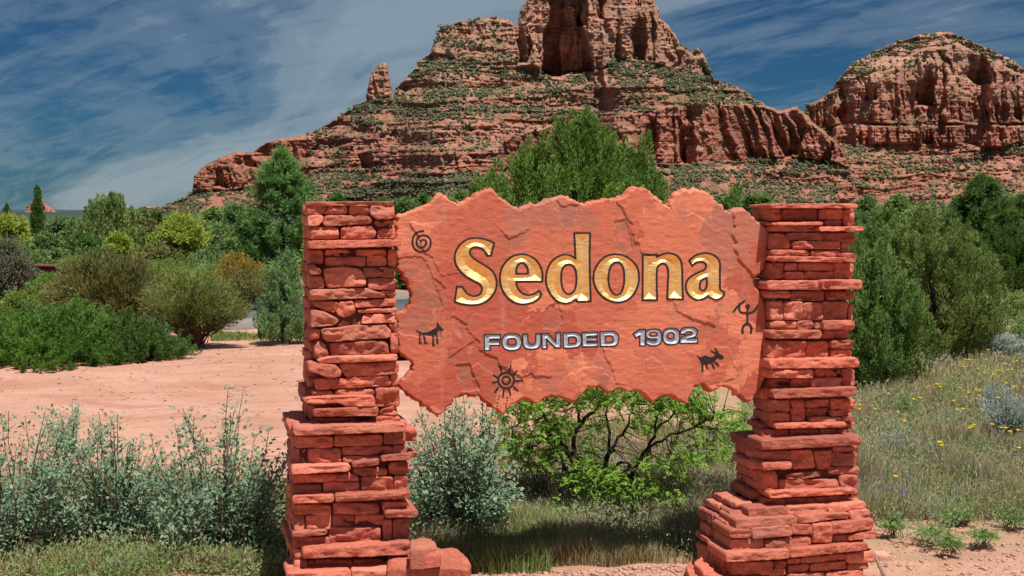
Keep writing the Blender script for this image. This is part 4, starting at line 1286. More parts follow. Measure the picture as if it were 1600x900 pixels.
dome_sky = [(1180,345),(1225,260),(1245,200),(1262,163),(1275,158),(1290,150),(1303,136),(1311,121),(1330,100),(1360,84),(1400,65),(1440,53),(1480,49),(1500,57),(1530,69),(1560,84),(1585,96),(1602,110),(1640,134),(1700,175),(1760,235),(1830,345)]
dome_cliffs = [
 ([(1250,172),(1290,148),(1340,120),(1380,110),(1440,78),(1500,70),(1560,100),(1600,120),(1700,185),(1720,195),(1600,192),(1500,194),(1400,194),(1330,190),(1270,200)], 1.0),
 ([(1300,196),(1400,196),(1500,197),(1600,196),(1700,200),(1700,226),(1600,222),(1560,228),(1480,226),(1400,224),(1330,228),(1300,222)], 1.0),
]
dome_alc = [
 ([(1432,164),(1436,130),(1452,104),(1462,130),(1464,166)], 34), ([(1510,120),(1514,90),(1524,84),(1545,96),(1546,128),(1525,134)], 26), ([(1460,80),(1470,72),(1486,100),(1486,112)], 14),
 ([(1350,156),(1352,136),(1366,134),(1368,156)], 12), ([(1386,188),(1384,140),(1394,136),(1396,188)], 12), ([(1486,188),(1484,160),(1500,158),(1502,190)], 14), ([(1545,190),(1548,150),(1560,160),(1560,192)], 12),
 ([(1440,224),(1442,202),(1456,200),(1458,224)], 10), ([(1498,224),(1500,200),(1510,200),(1512,226)], 11), ([(1578,180),(1584,130),(1594,130),(1594,190)], 14),
]
M['dome'] = rock_mat('dome_rock', 205, 45)
mountain('dome_hill', dome_sky, 2150.0, 345, dome_cliffs, dome_alc, M['dome'], 1.1, 1.0, 4200, fract=1.25, seedk=41, talus=1.5, deep=.55, cshr=0.35,
         dens_fn=lambda X, Y: 1.0 + 4.5 * sstep(36, 8, Y - np.interp(X, [q[0] for q in dome_sky], [q[1] for q in dome_sky])) * sstep(1560, 1440, X) + .8 * sstep(230, 240, Y),
         crest=[(1180, 1.5), (1830, 1.5)])
far_sky = [(14,352),(34,342),(42,324),(50,316),(56,318),(63,304),(70,318),(80,326),(94,336),(108,342),(122,352)]
mountain('far_knoll', far_sky, 2600.0, 348, [([(40,340),(44,310),(80,310),(90,340)], .8)], [], M['butte'], 1.2, 1.0, 60, seedk=77, back=200)
# a long dark mesa on the horizon
mx = np.linspace(-4200, 1500, 90)
mt = 14 + 5 * fbm(mx / 700, 0 * mx, seed=5, oct=3) - 26 * sstep(-2200, -600, mx)
V = np.concatenate([np.stack([mx, 0*mx + y, z], -1) for y, z in ((8600, 0*mx - 30), (8900, mt), (9500, mt), (9900, 0*mx - 30))])
n = len(mx); i = np.arange(n - 1)
M['mesa'] = flat_mat('far_mesa', (0.035, 0.055, 0.07), 1.0)
tag(mk('mesa', V, [np.stack([k*n+i, k*n+i+1, (k+1)*n+i+1, (k+1)*n+i], 1) for k in range(3)], M['mesa']), kind='structure')
# ------------------------------------------------------------------ plants
GREENS = {
 'juniper': ((0.026, 0.056, 0.015), (0.110, 0.165, 0.042)),
 'juniper_bright': ((0.030, 0.074, 0.012), (0.140, 0.220, 0.040)),
 'juniper_blue': ((0.035, 0.072, 0.028), (0.115, 0.175, 0.070)),
 'juniper_low': ((0.022, 0.066, 0.010), (0.110, 0.195, 0.030)),
 'juniper_dark': ((0.016, 0.038, 0.009), (0.060, 0.098, 0.020)),
 'juniper_olive': ((0.034, 0.060, 0.016), (0.130, 0.165, 0.048)),
 'pine': ((0.018, 0.050, 0.014), (0.095, 0.170, 0.045)),
 'yellow': ((0.090, 0.130, 0.016), (0.340, 0.380, 0.060)),
 'olive': ((0.060, 0.068, 0.020), (0.140, 0.140, 0.038)),
 'olive_green': ((0.050, 0.085, 0.016), (0.120, 0.175, 0.030)),
 'olive_lime': ((0.050, 0.064, 0.018), (0.150, 0.175, 0.040)),
 'filler': ((0.026, 0.050, 0.016), (0.080, 0.118, 0.034)),
 'ochre': ((0.12, 0.095, 0.018), (0.26, 0.17, 0.028)),
 'silver': ((0.062, 0.128, 0.066), (0.270, 0.370, 0.230)),
 'mesquite': ((0.055, 0.120, 0.014), (0.200, 0.320, 0.046)),
 'sage': ((0.16, 0.20, 0.185), (0.30, 0.35, 0.32)),
 'weed': ((0.075, 0.125, 0.035), (0.17, 0.24, 0.085)),
 'yucca': ((0.13, 0.16, 0.065), (0.30, 0.29, 0.14)),
 'dusky': ((0.040, 0.058, 0.034), (0.105, 0.115, 0.070)),
}
for k, (a, b) in GREENS.items():
    kk = 1.3 if k in ('juniper', 'juniper_dark', 'juniper_olive', 'juniper_blue', 'pine', 'filler') else .9
    a = tuple(min(.5, (1.55 if k.startswith('juniper') or k == 'pine' else 2.0) * kk * x) for x in a); b = tuple(min(.6, (1.25 if k in ('yellow', 'silver', 'sage', 'ochre', 'yucca') else 2.0 * kk) * x) for x in b)
    tip = {'dusky': (0.22, 0.12, 0.08), 'silver': (0.42, 0.46, 0.36), 'olive': (0.16, 0.09, 0.045)}.get(k)
    M[k] = leaf_mat('foliage_' + k, a, b, tip, trans=0.40,
                    rough=0.55, spec=0.35 if k == 'silver' else 0.25, big=1.6)
M['straw'] = leaf_mat('dry_grass', (0.32, 0.26, 0.13), (0.56, 0.48, 0.27), (0.20, 0.26, 0.08), trans=0.4, big=1.2)
M['greengrass'] = leaf_mat('green_grass', (0.17, 0.24, 0.06), (0.36, 0.40, 0.14), (0.50, 0.43, 0.23), trans=0.4, big=1.2)
M['brownstem'] = leaf_mat('brown_weeds', (0.26, 0.19, 0.115), (0.46, 0.38, 0.24), (0.24, 0.31, 0.17), trans=0.35, big=1.2)
M['sage_weed'] = leaf_mat('grey_weeds', (0.16, 0.19, 0.14), (0.34, 0.37, 0.28), trans=.3, big=1.2)
M['petal'] = leaf_mat('yellow_petals', (0.75, 0.50, 0.01), (0.85, 0.66, 0.02), trans=0.3)
M['violet'] = leaf_mat('violet_petals', (0.15, 0.10, 0.45), (0.28, 0.20, 0.6), trans=0.3)
M['pink'] = leaf_mat('pink_petals', (0.5, 0.10, 0.22), (0.6, 0.2, 0.3), trans=0.3)


def unit(v):
    return v / (np.linalg.norm(v, axis=-1, keepdims=True) + 1e-9)


def leaves(P, D, L, Wd, rg, bend=0.15, mid=0.5):
    """one four-cornered leaf per point: base, two sides, tip, slightly folded"""
    n = len(P)
    L = np.broadcast_to(L, (n,))[:, None]; Wd = np.broadcast_to(Wd, (n,))[:, None]
    D = unit(D)
    S = unit(unit(np.cross(D, np.array([0.25, -0.45, 0.85]))) + rg.normal(0, .42, (n, 3)))
    S = unit(S - D * np.sum(S * D, 1, keepdims=True))
    N = np.cross(S, D)
    a = P; m = P + D * L * mid; t = P + D * L + N * L * bend * rg.normal(0, 1, (n, 1))
    l = m + S * Wd * .5 + N * Wd * .2; r = m - S * Wd * .5 + N * Wd * .2
    V = np.stack([a, r, t, l], 1).reshape(-1, 3)
    i = np.arange(n) * 4
    return V, np.stack([i, i + 1, i + 2, i + 3], 1)


def tubes(lines, sides=5):
    """lines: list of (pts (k,3), radii (k,))"""
    VV, FF, off = [], [], 0
    for P, R in lines:
        P = np.asarray(P, float); k = len(P)
        R = np.broadcast_to(R, (k,))
        T = unit(np.gradient(P, axis=0))
        ref = np.where(np.abs(T[:, 2:3]) > 0.9, [[1.0, 0, 0]], [[0, 0, 1.0]])
        A = unit(np.cross(T, ref)); Bv = np.cross(T, A)
        an = np.linspace(0, 2 * PI, sides, endpoint=False)
        ring = P[:, None] + R[:, None, None] * (np.cos(an)[None, :, None] * A[:, None] + np.sin(an)[None, :, None] * Bv[:, None])
        VV.append(ring.reshape(-1, 3))
        i = np.arange(k - 1)[:, None] * sides; j = np.arange(sides)[None]; j2 = (j + 1) % sides
        FF.append((np.stack([i + j, i + j2, i + sides + j2, i + sides + j], -1).reshape(-1, 4)) + off)
        off += k * sides
    return np.concatenate(VV), np.concatenate(FF)


def wander(p0, p1, k, amp, rg, sag=0.0):
    t = np.linspace(0, 1, k)[:, None]
    P = p0 + (p1 - p0) * t
    n = np.cumsum(rg.normal(0, amp, (k, 3)), 0); n -= n[0]
    n = n - t * n[-1]
    P = P + n
    P[:, 2] += sag * 4 * (t * (1 - t))[:, 0]
    return P


def combine(parts):
    VV, FF, off = [], [], 0
    for V, Fx in parts:
        VV.append(V); FF.append(np.asarray(Fx) + off); off += len(V)
    return np.concatenate(VV), FF


def gp(px, D, z=0.0):
    return np.array([(px - 800) / F * D, D, z])


def juniper(name, label, cat, loc, h, prof, nlead, mat, rg, lead_len=0.35, lead_r=0.085, per=110, leaf=(0.05, 0.013), lean=(0, 0), upness=0.8,
            group=None, lump=0.22, depth=0.45, trunk_r=0.06, flat=1.0, open_=0.0, tip_up=1.0, tmin=0.0):
    """upright plumes of scale-leaf sprays over a crown; prof: (height fraction, radius) pairs"""
    loc = np.asarray(loc, float)
    root = empty(name, loc, label, cat, group)
    pf = np.array(prof, float)
    t = rg.uniform(tmin, 1, nlead * 3)
    r = np.interp(t, pf[:, 0], pf[:, 1])
    keep = rg.uniform(0, pf[:, 1].max(), len(t)) < r + 0.05 * pf[:, 1].max()
    t = t[keep][:nlead]; r = r[keep][:nlead]; n = len(t)
    ph = rg.uniform(0, 2 * PI, n)
    lum = 1 + lump * fbm(np.cos(ph) * 1.6 + loc[0], np.sin(ph) * 1.6 + loc[1], t * 3.2, seed=int(rg.integers(1000)), oct=2)
    dep = 1 - depth * rg.uniform(0, 1, n) ** 1.6
    R = r * lum * dep
    tipz = t * h
    T = np.stack([np.cos(ph) * R + lean[0] * t, np.sin(ph) * R * flat + lean[1] * t, tipz], 1)
    out = np.stack([np.cos(ph), np.sin(ph), 0 * ph], 1)
    D = unit(out * (1 - upness) * rg.uniform(.5, 1.5, (n, 1)) + np.array([0, 0, upness * tip_up]) + rg.normal(0, .14, (n, 3)))
    LL = lead_len * rg.uniform(.55, 1.6, n)
    base = T - D * LL[:, None]
    base[:, 2] = np.maximum(base[:, 2], 0.01 * h)
    # leaves along every plume, widest low, closing at the tip
    m = per
    s = rg.uniform(0.0, 1, (n, m)) ** 0.85
    a = rg.uniform(0, 2 * PI, (n, m))
    prf = np.sin(np.clip(s, 0.02, 1) ** 0.75 * PI) ** 0.8 + 0.08
    rad = lead_r * rg.uniform(.7, 1.3, (n, 1)) * prf * rg.uniform(0.25, 1, (n, m)) ** 0.5
    A = unit(np.cross(D, rg.normal(0, 1, (n, 3)))); Bv = np.cross(D, A)
    off = A[:, None] * (np.cos(a) * rad)[..., None] + Bv[:, None] * (np.sin(a) * rad)[..., None]
    P = base[:, None] + D[:, None] * (LL[:, None] * s)[..., None] + off
    dirs = unit(off) * 0.40 + D[:, None] * 1.0 + rg.normal(0, .25, P.shape)
    P = P.reshape(-1, 3); dirs = dirs.reshape(-1, 3)
    k = len(P)
    V, Fq = leaves(P + loc, dirs, leaf[0] * rg.uniform(.6, 1.4, k), leaf[1] * rg.uniform(.7, 1.4, k), rg)
    mk('foliage', V, Fq, M[mat], root)
    # stems
    ln = []
    top = np.array([lean[0] * .8, lean[1] * .8, h * 0.82])
    ln.append((wander(np.zeros(3) - [0, 0, .05], top, 8, .015 * h, rg) + loc, np.linspace(trunk_r, trunk_r * .15, 8)))
    for q in rg.choice(n, min(n, 26), replace=False):
        z0 = max(0.03, base[q, 2] * 0.5) / (h * .82)
        st = top * min(z0, .95)
        ln.append((wander(st, base[q] + D[q] * LL[q] * .5, 5, .02, rg) + loc, np.linspace(trunk_r * .3, trunk_r * .06, 5)))
    V, Fq = tubes(ln, 5)
    mk('trunk', V, Fq, M['bark'], root)
    return root


def leafy(name, label, cat, loc, h, w_, mat, rg, ncl=60, per=90, cl_r=0.3, leaf=(0.09, 0.06), group=None, trunk_r=0.06, base=0.15, shape=1.0, up=0.25, dw=None, stems=6):
    """rounded crown of leaf clusters with gaps, on limbs"""
    loc = np.asarray(loc, float)
    root = empty(name, loc, label, cat, group)
    d_ = rg.normal(0, 1, (ncl * 3, 3)); d_ = unit(d_)
    rr_ = rg.uniform(0.35, 1, len(d_)) ** 0.6
    lum = 1 + 0.30 * fbm(d_[:, 0] * 1.8 + loc[0], d_[:, 1] * 1.8, d_[:, 2] * 1.8, seed=int(rg.integers(1000)), oct=2)
    c = d_ * (rr_ * lum)[:, None]
    c = c[c[:, 2] > -0.9][:ncl]
    hh = h * (1 - base) / 2
    zz = (c[:, 2] * 0.5 + 0.5)
    wsc = np.interp(zz, [0, .3, .6, 1.0], [0.75, 1.0, 0.85 * shape + .15 * (1 - shape), 0.55 * shape])
    cc = np.stack([c[:, 0] * w_ * wsc, c[:, 1] * (dw or w_) * wsc, h * base + hh * (1 + c[:, 2]) * .96], 1)
    n = len(cc)
    q = unit(rg.normal(0, 1, (n, per, 3))) * (rg.uniform(0, 1, (n, per, 1)) ** 0.45) * (cl_r * rg.uniform(.7, 1.3, (n, 1, 1)))
    q[..., 2] *= 0.7
    P = (cc[:, None] + q).reshape(-1, 3)
    D = unit(q.reshape(-1, 3)) + np.array([0, 0, up]) + rg.normal(0, .45, P.shape)
    k = len(P)
    P[:, 2] = np.maximum(P[:, 2], 0.02)
    V, Fq = leaves(P + loc, D, leaf[0] * rg.uniform(.6, 1.4, k), leaf[1] * rg.uniform(.6, 1.3, k), rg)
    mk('foliage', V, Fq, M[mat], root)
    ln = []
    for j in range(stems):
        e = cc[rg.integers(n)]
        mid = np.array([e[0] * .35, e[1] * .35, h * base + .25 * (e[2] - h * base)])
        st = np.array([rg.normal(0, trunk_r), rg.normal(0, trunk_r), -.05])
        ln.append((np.concatenate([wander(st, mid, 4, .02 * h, rg), wander(mid, e, 5, .02 * h, rg)[1:]]) + loc, np.linspace(trunk_r, trunk_r * .15, 8)))
    V, Fq = tubes(ln, 5)
    mk('trunk', V, Fq, M['bark'], root)
    return root


def wispy(name, label, cat, loc, h, w_, mat, rg, nst=70, per=60, leaf=(0.05, 0.008), stemmat='redtwig', group=None, lo=0.45, spread=1.0, dw=None, stem_r=0.008, droop=0.0, leaf_out=0.4, tw=0.06, hpow=0.35, hmin=.62):
    """many thin stems fanning up from the base, leaves along their outer part"""
    loc = np.asarray(loc, float)
    root = empty(name, loc, label, cat, group)
    ln, PP, DD = [], [], []
    for j in range(nst):
        a = rg.uniform(0, 2 * PI); rr_ = rg.uniform(0, 1) ** 0.55
        e = np.array([math.cos(a) * rr_ * w_, math.sin(a) * rr_ * (dw or w_), h * (1 - hpow * rr_ ** 2) * rg.uniform(hmin, 1.0)])
        s = np.array([e[0] * .12 * spread + rg.normal(0, .03), e[1] * .12 * spread + rg.normal(0, .03), -0.03])
        k = 7
        P = wander(s, e, k, .018 * h, rg)
        tt = np.linspace(0, 1, k)
        P[:, :2] -= np.outer(np.sin(tt * PI) * .18, e[:2])
        P[:, 2] -= droop * tt ** 3
        ln.append((P + loc, np.linspace(stem_r, stem_r * .3, k)))
        u = lo + (1 - lo) * rg.uniform(0, 1, per) ** 0.8
        pos = np.stack([np.interp(u, tt, P[:, q]) for q in range(3)], 1)
        dirv = unit(P[-1] - P[2])
        o = rg.normal(0, 1, (per, 3))
        side = unit(o - np.outer(o @ dirv, dirv))
        PP.append(pos + side * rg.uniform(0, tw, (per, 1))); DD.append(dirv + side * leaf_out * 2 + rg.normal(0, .2, (per, 3)))
    PP = np.concatenate(PP); DD = np.concatenate(DD); k = len(PP)
    PP[:, 2] = np.maximum(PP[:, 2], .02)
    V, Fq = leaves(PP + loc, DD, leaf[0] * rg.uniform(.6, 1.4, k), leaf[1] * rg.uniform(.7, 1.3, k), rg)
    mk('foliage', V, Fq, M[mat], root)
    V, Fq = tubes(ln, 4)
    mk('stems', V, Fq, M[stemmat], root)
    return root


def pine(label, loc, h, w_, rg, mat='pine', ntuft=230, needle=0.22, group=None, per=80, prof=((0, .8), (.25, 1.0), (.6, .72), (.85, .36), (1, .06)), name='pine_tree'):
    loc = np.asarray(loc, float)
    root = empty(name, loc, label, 'pine tree', group)
    pf = np.array(prof)
    t = rg.uniform(0.05, 1, ntuft) ** 0.9
    ph = rg.uniform(0, 2 * PI, ntuft)
    lum = 1 + .28 * fbm(np.cos(ph) * 1.5, np.sin(ph) * 1.5, t * 5, seed=int(rg.integers(1000)), oct=2)
    R = np.interp(t, pf[:, 0], pf[:, 1]) * w_ * lum * (1 - .6 * rg.uniform(0, 1, ntuft) ** 1.8)
    T = np.stack([np.cos(ph) * R, np.sin(ph) * R, t * h], 1)
    out = unit(np.stack([np.cos(ph), np.sin(ph), 0.8 + 0 * ph], 1) + rg.normal(0, .2, (ntuft, 3)))
    out[t > .93] = [0, 0, 1]
    rad = needle * rg.uniform(0.9, 1.5, ntuft)
    nd = unit(rg.normal(0, 1, (ntuft, per, 3)) * .75 + out[:, None] * 0.75)
    s = rg.uniform(-.9, .9, (ntuft, per, 1))
    P = T[:, None] + out[:, None] * s * (rad * 1.1)[:, None, None]
    k = ntuft * per
    V, Fq = leaves((P.reshape(-1, 3)) + loc, nd.reshape(-1, 3), np.repeat(rad, per) * rg.uniform(.7, 1.1, k), 0.11 * np.repeat(rad, per), rg, bend=.08)
    mk('foliage', V, Fq, M[mat], root)
    ln = [(wander(np.array([0, 0, -.1]), np.array([0, 0, h * .95]), 8, .01 * h, rg) + loc, np.linspace(.025 * h, .004 * h, 8))]
    for q in rg.choice(ntuft, min(50, ntuft), replace=False):
        z = max(.05 * h, T[q, 2] - R[q] * .35)
        ln.append((wander(np.array([0, 0, z]), T[q], 5, .01 * h, rg) + loc, np.linspace(.007 * h, .002 * h, 5)))
    V, Fq = tubes(ln, 5)
    mk('trunk', V, Fq, M['bark'], root)
    return root


RG = lambda s: np.random.default_rng(s)

# --- silvery shrubs in front
G = 'silvery grey green shrubs round the sign'
wispy('silver_shrub', 'silvery grey green shrub cut by the left edge of the photo', 'shrub', gp(22, 7.35), 0.86, 0.50, 'silver', RG(21), nst=80, per=75, hmin=.30, hpow=.4, leaf=(.026, .016), spread=4, stemmat='twig', group=G, lo=.14, leaf_out=.8, tw=.05, dw=.40, stem_r=.005)
wispy('silver_shrub', 'silvery shrub grown round the yucca, between two others left of the sign', 'shrub', gp(180, 7.5), 0.78, 0.56, 'silver', RG(22), nst=76, per=72, hmin=.30, hpow=.4, leaf=(.026, .016), spread=4, stemmat='twig', group=G, lo=.12, leaf_out=.8, tw=.05, dw=.36, stem_r=.005)
wispy('silver_shrub', 'tall silvery grey green shrub just left of the left pillar', 'shrub', gp(345, 7.25), 0.90, 0.47, 'silver', RG(23), nst=84, per=80, hmin=.30, hpow=.4, leaf=(.026, .016), spread=4, stemmat='twig', group=G, lo=.15, leaf_out=.8, tw=.05, dw=.34, stem_r=.005)
wispy('silver_shrub', 'silvery grey green shrub behind the left pillar under the sign', 'shrub', gp(722, 7.75), 0.95, 0.38, 'silver', RG(24), nst=120, per=80, hmin=.30, hpow=.4, leaf=(.026, .016), spread=4, stemmat='twig', group=G, lo=.10, leaf_out=.8, tw=.05, dw=.30, stem_r=.005)
wispy('low_shrub', 'low thin grey green shrub in the dirt behind the leftmost silver shrubs', 'shrub', gp(110, 9.6), 0.55, 0.35, 'silver', RG(25), nst=24, per=50, leaf=(.024, .014), stemmat='twig', lo=.3, leaf_out=.8, tw=.03, stem_r=.004)

# --- yucca
def yucca(loc, h, rg):
    root = empty('yucca', loc, 'spiky yucca rosette among the silver shrubs at the left', 'yucca')
    n = 70
    ph = rg.uniform(0, 2 * PI, n); el = rg.uniform(.35, 1.45, n)
    V, Fx = [], []
    for j in range(n):
        d = np.array([math.cos(ph[j]) * math.cos(el[j]), math.sin(ph[j]) * math.cos(el[j]), math.sin(el[j])])
        s = unit(np.cross(d, [0, 0, 1.0])); L = h * rg.uniform(.75, 1.1)
        k = len(V)
        c0 = np.asarray(loc) + np.array([0, 0, .10])
        for t, wd in ((0, .006), (.4, .011), (.8, .006)):
            p = c0 + d * L * t - np.array([0, 0, .04 * t * t])
            V += [p - s * wd, p + s * wd]
        V.append(c0 + d * L - np.array([0, 0, .04]))
        Fx += [(k, k+1, k+3, k+2), (k+2, k+3, k+5, k+4)]
    V = np.array(V); Fx = np.array(Fx)
    kk = np.arange(n) * 7
    mk('leaves', V, [Fx, np.stack([kk + 4, kk + 5, kk + 6], 1)], M['yucca'], root)
    an = np.linspace(0, 2 * PI, 8, endpoint=False)
    V, Fq = tubes([(np.array([[0, 0, -.03], [0, 0, .06], [0, 0, .13]]) + loc, np.array([.035, .045, .03]))], 7)
    mk('stem', V, Fq, M['redtwig'], root)
yucca(gp(190, 7.6), .50, RG(31))

# --- the small green tree under the sign: dark forked trunks traced in the photo
def mesquite():
    rg = RG(41)
    D0 = 8.5
    loc = gp(905, D0)
    root = empty('mesquite', loc, 'small bright green tree with dark crooked branches under and behind the sign', 'tree')
    def L3(pts, dz):
        n = len(pts)
        P = np.array([at(x, y, D0 + d) for (x, y), d in zip(pts, np.linspace(dz[0], dz[1], n))])
        # soften
        tt = np.linspace(0, n - 1, n * 3)
        P = np.stack([np.interp(tt, np.arange(n), P[:, q]) for q in range(3)], 1)
        P[1:-1] = .25 * P[:-2] + .5 * P[1:-1] + .25 * P[2:]
        P[1:-1] += rg.normal(0, .006, P[1:-1].shape)
        return P
    br = [([(903,806),(905,775),(903,750),(892,722),(880,690),(868,665),(850,650),(838,620)],(0,-.1),.024,.008),
          ([(903,750),(888,738),(878,720),(872,700),(860,680),(852,668)],(0,.15),.018,.006),
          ([(892,722),(898,690),(905,662),(930,640),(952,622),(975,608)],(0,.2),.018,.007),
          ([(905,662),(903,640),(895,615),(880,600)],(.1,.25),.012,.005),
          ([(915,815),(930,780),(936,750),(945,725),(955,690),(948,660),(945,630)],(.1,.3),.020,.006),
          ([(936,750),(950,735),(962,725),(975,720),(985,728)],(.1,-.1),.010,.004),
          ([(945,725),(955,705),(962,690),(978,672),(985,650),(990,625)],(.2,.4),.013,.005),
          ([(925,800),(960,770),(985,745),(1000,720),(1010,700),(1025,680),(1025,650),(1022,630)],(.0,-.15),.018,.006),
          ([(1012,698),(1030,690),(1050,678),(1085,668),(1110,668)],(-.1,-.2),.010,.004),
          ([(1025,672),(1045,655),(1070,640)],(-.1,.1),.009,.004),
          ([(1085,668),(1115,650),(1140,640),(1165,645)],(-.2,-.1),.006,.003),
          ([(868,665),(850,690),(830,700),(812,715)],(-.1,-.2),.007,.003),
          ([(850,650),(825,655),(800,670)],(-.1,.1),.007,.003),
          ([(903,790),(885,785),(850,790)],(0,-.2),.007,.003),
          ([(936,770),(920,820),(925,850)],(-.1,-.25),.006,.003),
          ([(985,745),(1010,760),(1040,770),(1050,790)],(-.1,-.2),.007,.003)]
    lines, P3 = [], []
    for pts, dz, r0, r1 in br:
        P = L3(pts, dz)
        lines.append((P, np.linspace(r0, r1, len(P))))
        P3.append(P)
    V, Fq = tubes(lines, 6)
    mk('trunk', V, Fq, M['bark'], root)
    # feathery leaves: (centre px, py, spread px x, y, number)
    spots = [(790,640,26,22,34),(830,628,30,22,46),(870,615,34,26,60),(915,610,34,24,64),(960,615,34,26,64),(1005,618,30,26,60),(1045,625,28,22,44),(1085,640,26,20,34),(1120,655,30,20,34),
             (1150,665,22,22,24),(1165,690,16,24,16),(850,665,26,26,40),(885,660,20,18,16),(815,690,22,24,34),(835,720,22,20,30),(790,700,14,30,14),(870,700,18,22,22),(915,720,18,18,30),(905,755,26,22,44),(945,740,20,20,18),
             (970,755,22,22,36),(1000,770,26,22,46),(1040,775,22,18,36),(1065,790,14,16,16),(1055,720,26,26,36),(1090,705,24,18,26),(905,800,20,20,26),(925,830,18,22,28),(945,800,14,14,14),(985,790,14,16,16),(860,790,22,14,16),
             (1100,620,20,16,20),(1135,700,20,14,12),(1010,660,16,14,12),(930,680,14,16,10),(880,580,60,16,70),(970,580,60,16,70),(1060,590,40,16,40),(1010,720,16,14,14),(880,830,18,18,18),(955,832,18,16,18),(1040,812,22,16,20),(1000,815,18,16,16),(850,815,20,14,16)]
    PP, DD, LL = [], [], []
    tw = []
    allb = np.concatenate(P3)
    for x, y, sx_, sy_, n in spots:
        for _ in range(int(n * 2.5)):
            p = at(x + rg.normal(0, sx_ * .62), y + rg.normal(0, sy_ * .62), D0 + rg.uniform(-.4, .45))
            if p[2] < .06: continue
            d = unit(np.array([rg.normal(0, 1), rg.normal(0, 1), rg.normal(-.25, .5)]))
            L = rg.uniform(.05, .10)
            k = 9
            s = np.linspace(.1, 1, k)
            side = unit(np.cross(d, [0, 0, 1.0] + rg.normal(0, .2, 3)))
            rach = p + np.outer(s * L, d); rach[:, 2] -= .25 * L * s ** 2
            for sg in (-1, 1):
                PP.append(rach); DD.append(side * sg + d * .55 + rg.normal(0, .15, (k, 3))); LL.append(np.full(k, 1.0) * rg.uniform(.8, 1.2) * np.sin(s * 2.4 + .5))
            if rg.random() < .22:
                q = allb[np.argmin(((allb - p) ** 2).sum(1) + rg.uniform(0, .01, len(allb)))]
                if np.linalg.norm(q - p) < .32:
                    tw.append((wander(q, p, 4, .008, rg), np.linspace(.0035, .0015, 4)))
    PP = np.concatenate(PP); DD = np.concatenate(DD); LL = np.concatenate(LL)
    V, Fq = leaves(PP, DD, .022 * LL, .0100, rg)
    mk('crown', V, Fq, M['mesquite'], root)
    V, Fq = tubes(tw, 3)
    tag(mk('twigs', V, Fq, M['bark'], root), kind='stuff')
mesquite()
wispy('dry_shrub', 'dark twiggy half bare shrub at the foot of the bright green tree', 'shrub', gp(845, 8.35), .42, .34, 'dusky', RG(42), nst=60, per=10, leaf=(.02, .008), stemmat='redtwig', lo=.4, leaf_out=.6, tw=.03, stem_r=.004)

# --- junipers
juniper('juniper', 'tall bright green juniper with many pointed tops right behind the sign', 'juniper', gp(905, 16), 2.98, [(0,.5),(.3,1.0),(.68,1.20),(.80,.92),(.9,.50),(1.0,.08)], 520, 'juniper_bright', RG(51), lead_len=.42, lead_r=.072, per=230, leaf=(.045,.015), upness=.9, depth=.8, lump=.30, trunk_r=.07, lean=(.05, 0), tmin=.3)
for j, (px, hh, D) in enumerate([(915, 3.02, 15.8), (1012, 2.70, 15.9), (775, 2.32, 16.2), (1050, 2.3, 16.0), (858, 2.75, 16.0), (940, 2.84, 16.2)]):
    pass
juniper('juniper', 'slim juniper top standing apart at the right of the bright one behind the sign', 'juniper', gp(1012, 16.6), 2.74, [(0,.15),(.5,.20),(.8,.14),(1,.03)], 34, 'juniper_bright', RG(52), lead_len=.4, lead_r=.07, per=110, leaf=(.06,.017), upness=.95, depth=.7)
juniper('juniper', 'slim young juniper left of the bright one, above the notch in the sign', 'juniper', gp(776, 16.8), 2.45, [(0,.15),(.5,.20),(.8,.13),(1,.02)], 30, 'juniper_bright', RG(53), lead_len=.38, lead_r=.07, per=110, leaf=(.06,.017), upness=.95, depth=.7)
juniper('juniper', 'narrow bright juniper just right of the sign top, in front of the butte slope', 'juniper', gp(1150, 24), 2.35, [(0,.24),(.4,.26),(.75,.17),(1,.03)], 50, 'juniper_bright', RG(54), lead_len=.36, lead_r=.08, per=90, leaf=(.075,.022), upness=.9, depth=.7)
juniper('juniper', 'grey green cone shaped juniper just left of the left pillar', 'juniper', gp(447, 19.6), 1.36, [(0,.33),(.15,.42),(.45,.36),(.7,.19),(.9,.06),(1.0,.015)], 190, 'juniper_blue', RG(55), lead_len=.24, lead_r=.05, per=150, leaf=(.036,.012), upness=.88, depth=.6)
juniper('juniper', 'full bright green juniper touching the right side of the right pillar', 'juniper', gp(1376, 14.4), 1.52, [(0,.22),(.12,.42),(.4,.50),(.7,.42),(.88,.25),(1.0,.06)], 215, 'juniper', RG(56), lead_len=.27, lead_r=.062, per=210, leaf=(.036,.012), upness=.75, depth=.6, lump=.25)
juniper('juniper', 'large olive green juniper in the middle of the three at the right', 'juniper', gp(1462, 17.6), 1.90, [(0,.5),(.15,.74),(.4,.82),(.65,.74),(.85,.52),(1.0,.16)], 430, 'juniper_olive', RG(57), lead_len=.28, lead_r=.066, per=200, leaf=(.038,.013), upness=.7, depth=.6, lump=.3, lean=(-.12, 0))
juniper('juniper', 'tall green juniper behind the right pillar, partly hidden by the fuller one', 'juniper', gp(1380, 18.8), 1.90, [(0,.45),(.2,.66),(.5,.70),(.8,.48),(1.0,.10)], 300, 'juniper', RG(58), lead_len=.30, lead_r=.068, per=180, leaf=(.04,.014), upness=.8, depth=.6, lump=.3)
juniper('juniper', 'dark green juniper at the right edge of the photo behind the meadow', 'juniper', gp(1578, 24), 1.52, [(0,.6),(.2,1.0),(.5,1.05),(.75,.85),(.92,.5),(1.0,.16)], 420, 'juniper_dark', RG(59), lead_len=.32, lead_r=.08, per=180, leaf=(.05,.017), upness=.7, depth=.6, lump=.3, lean=(-.08, 0))

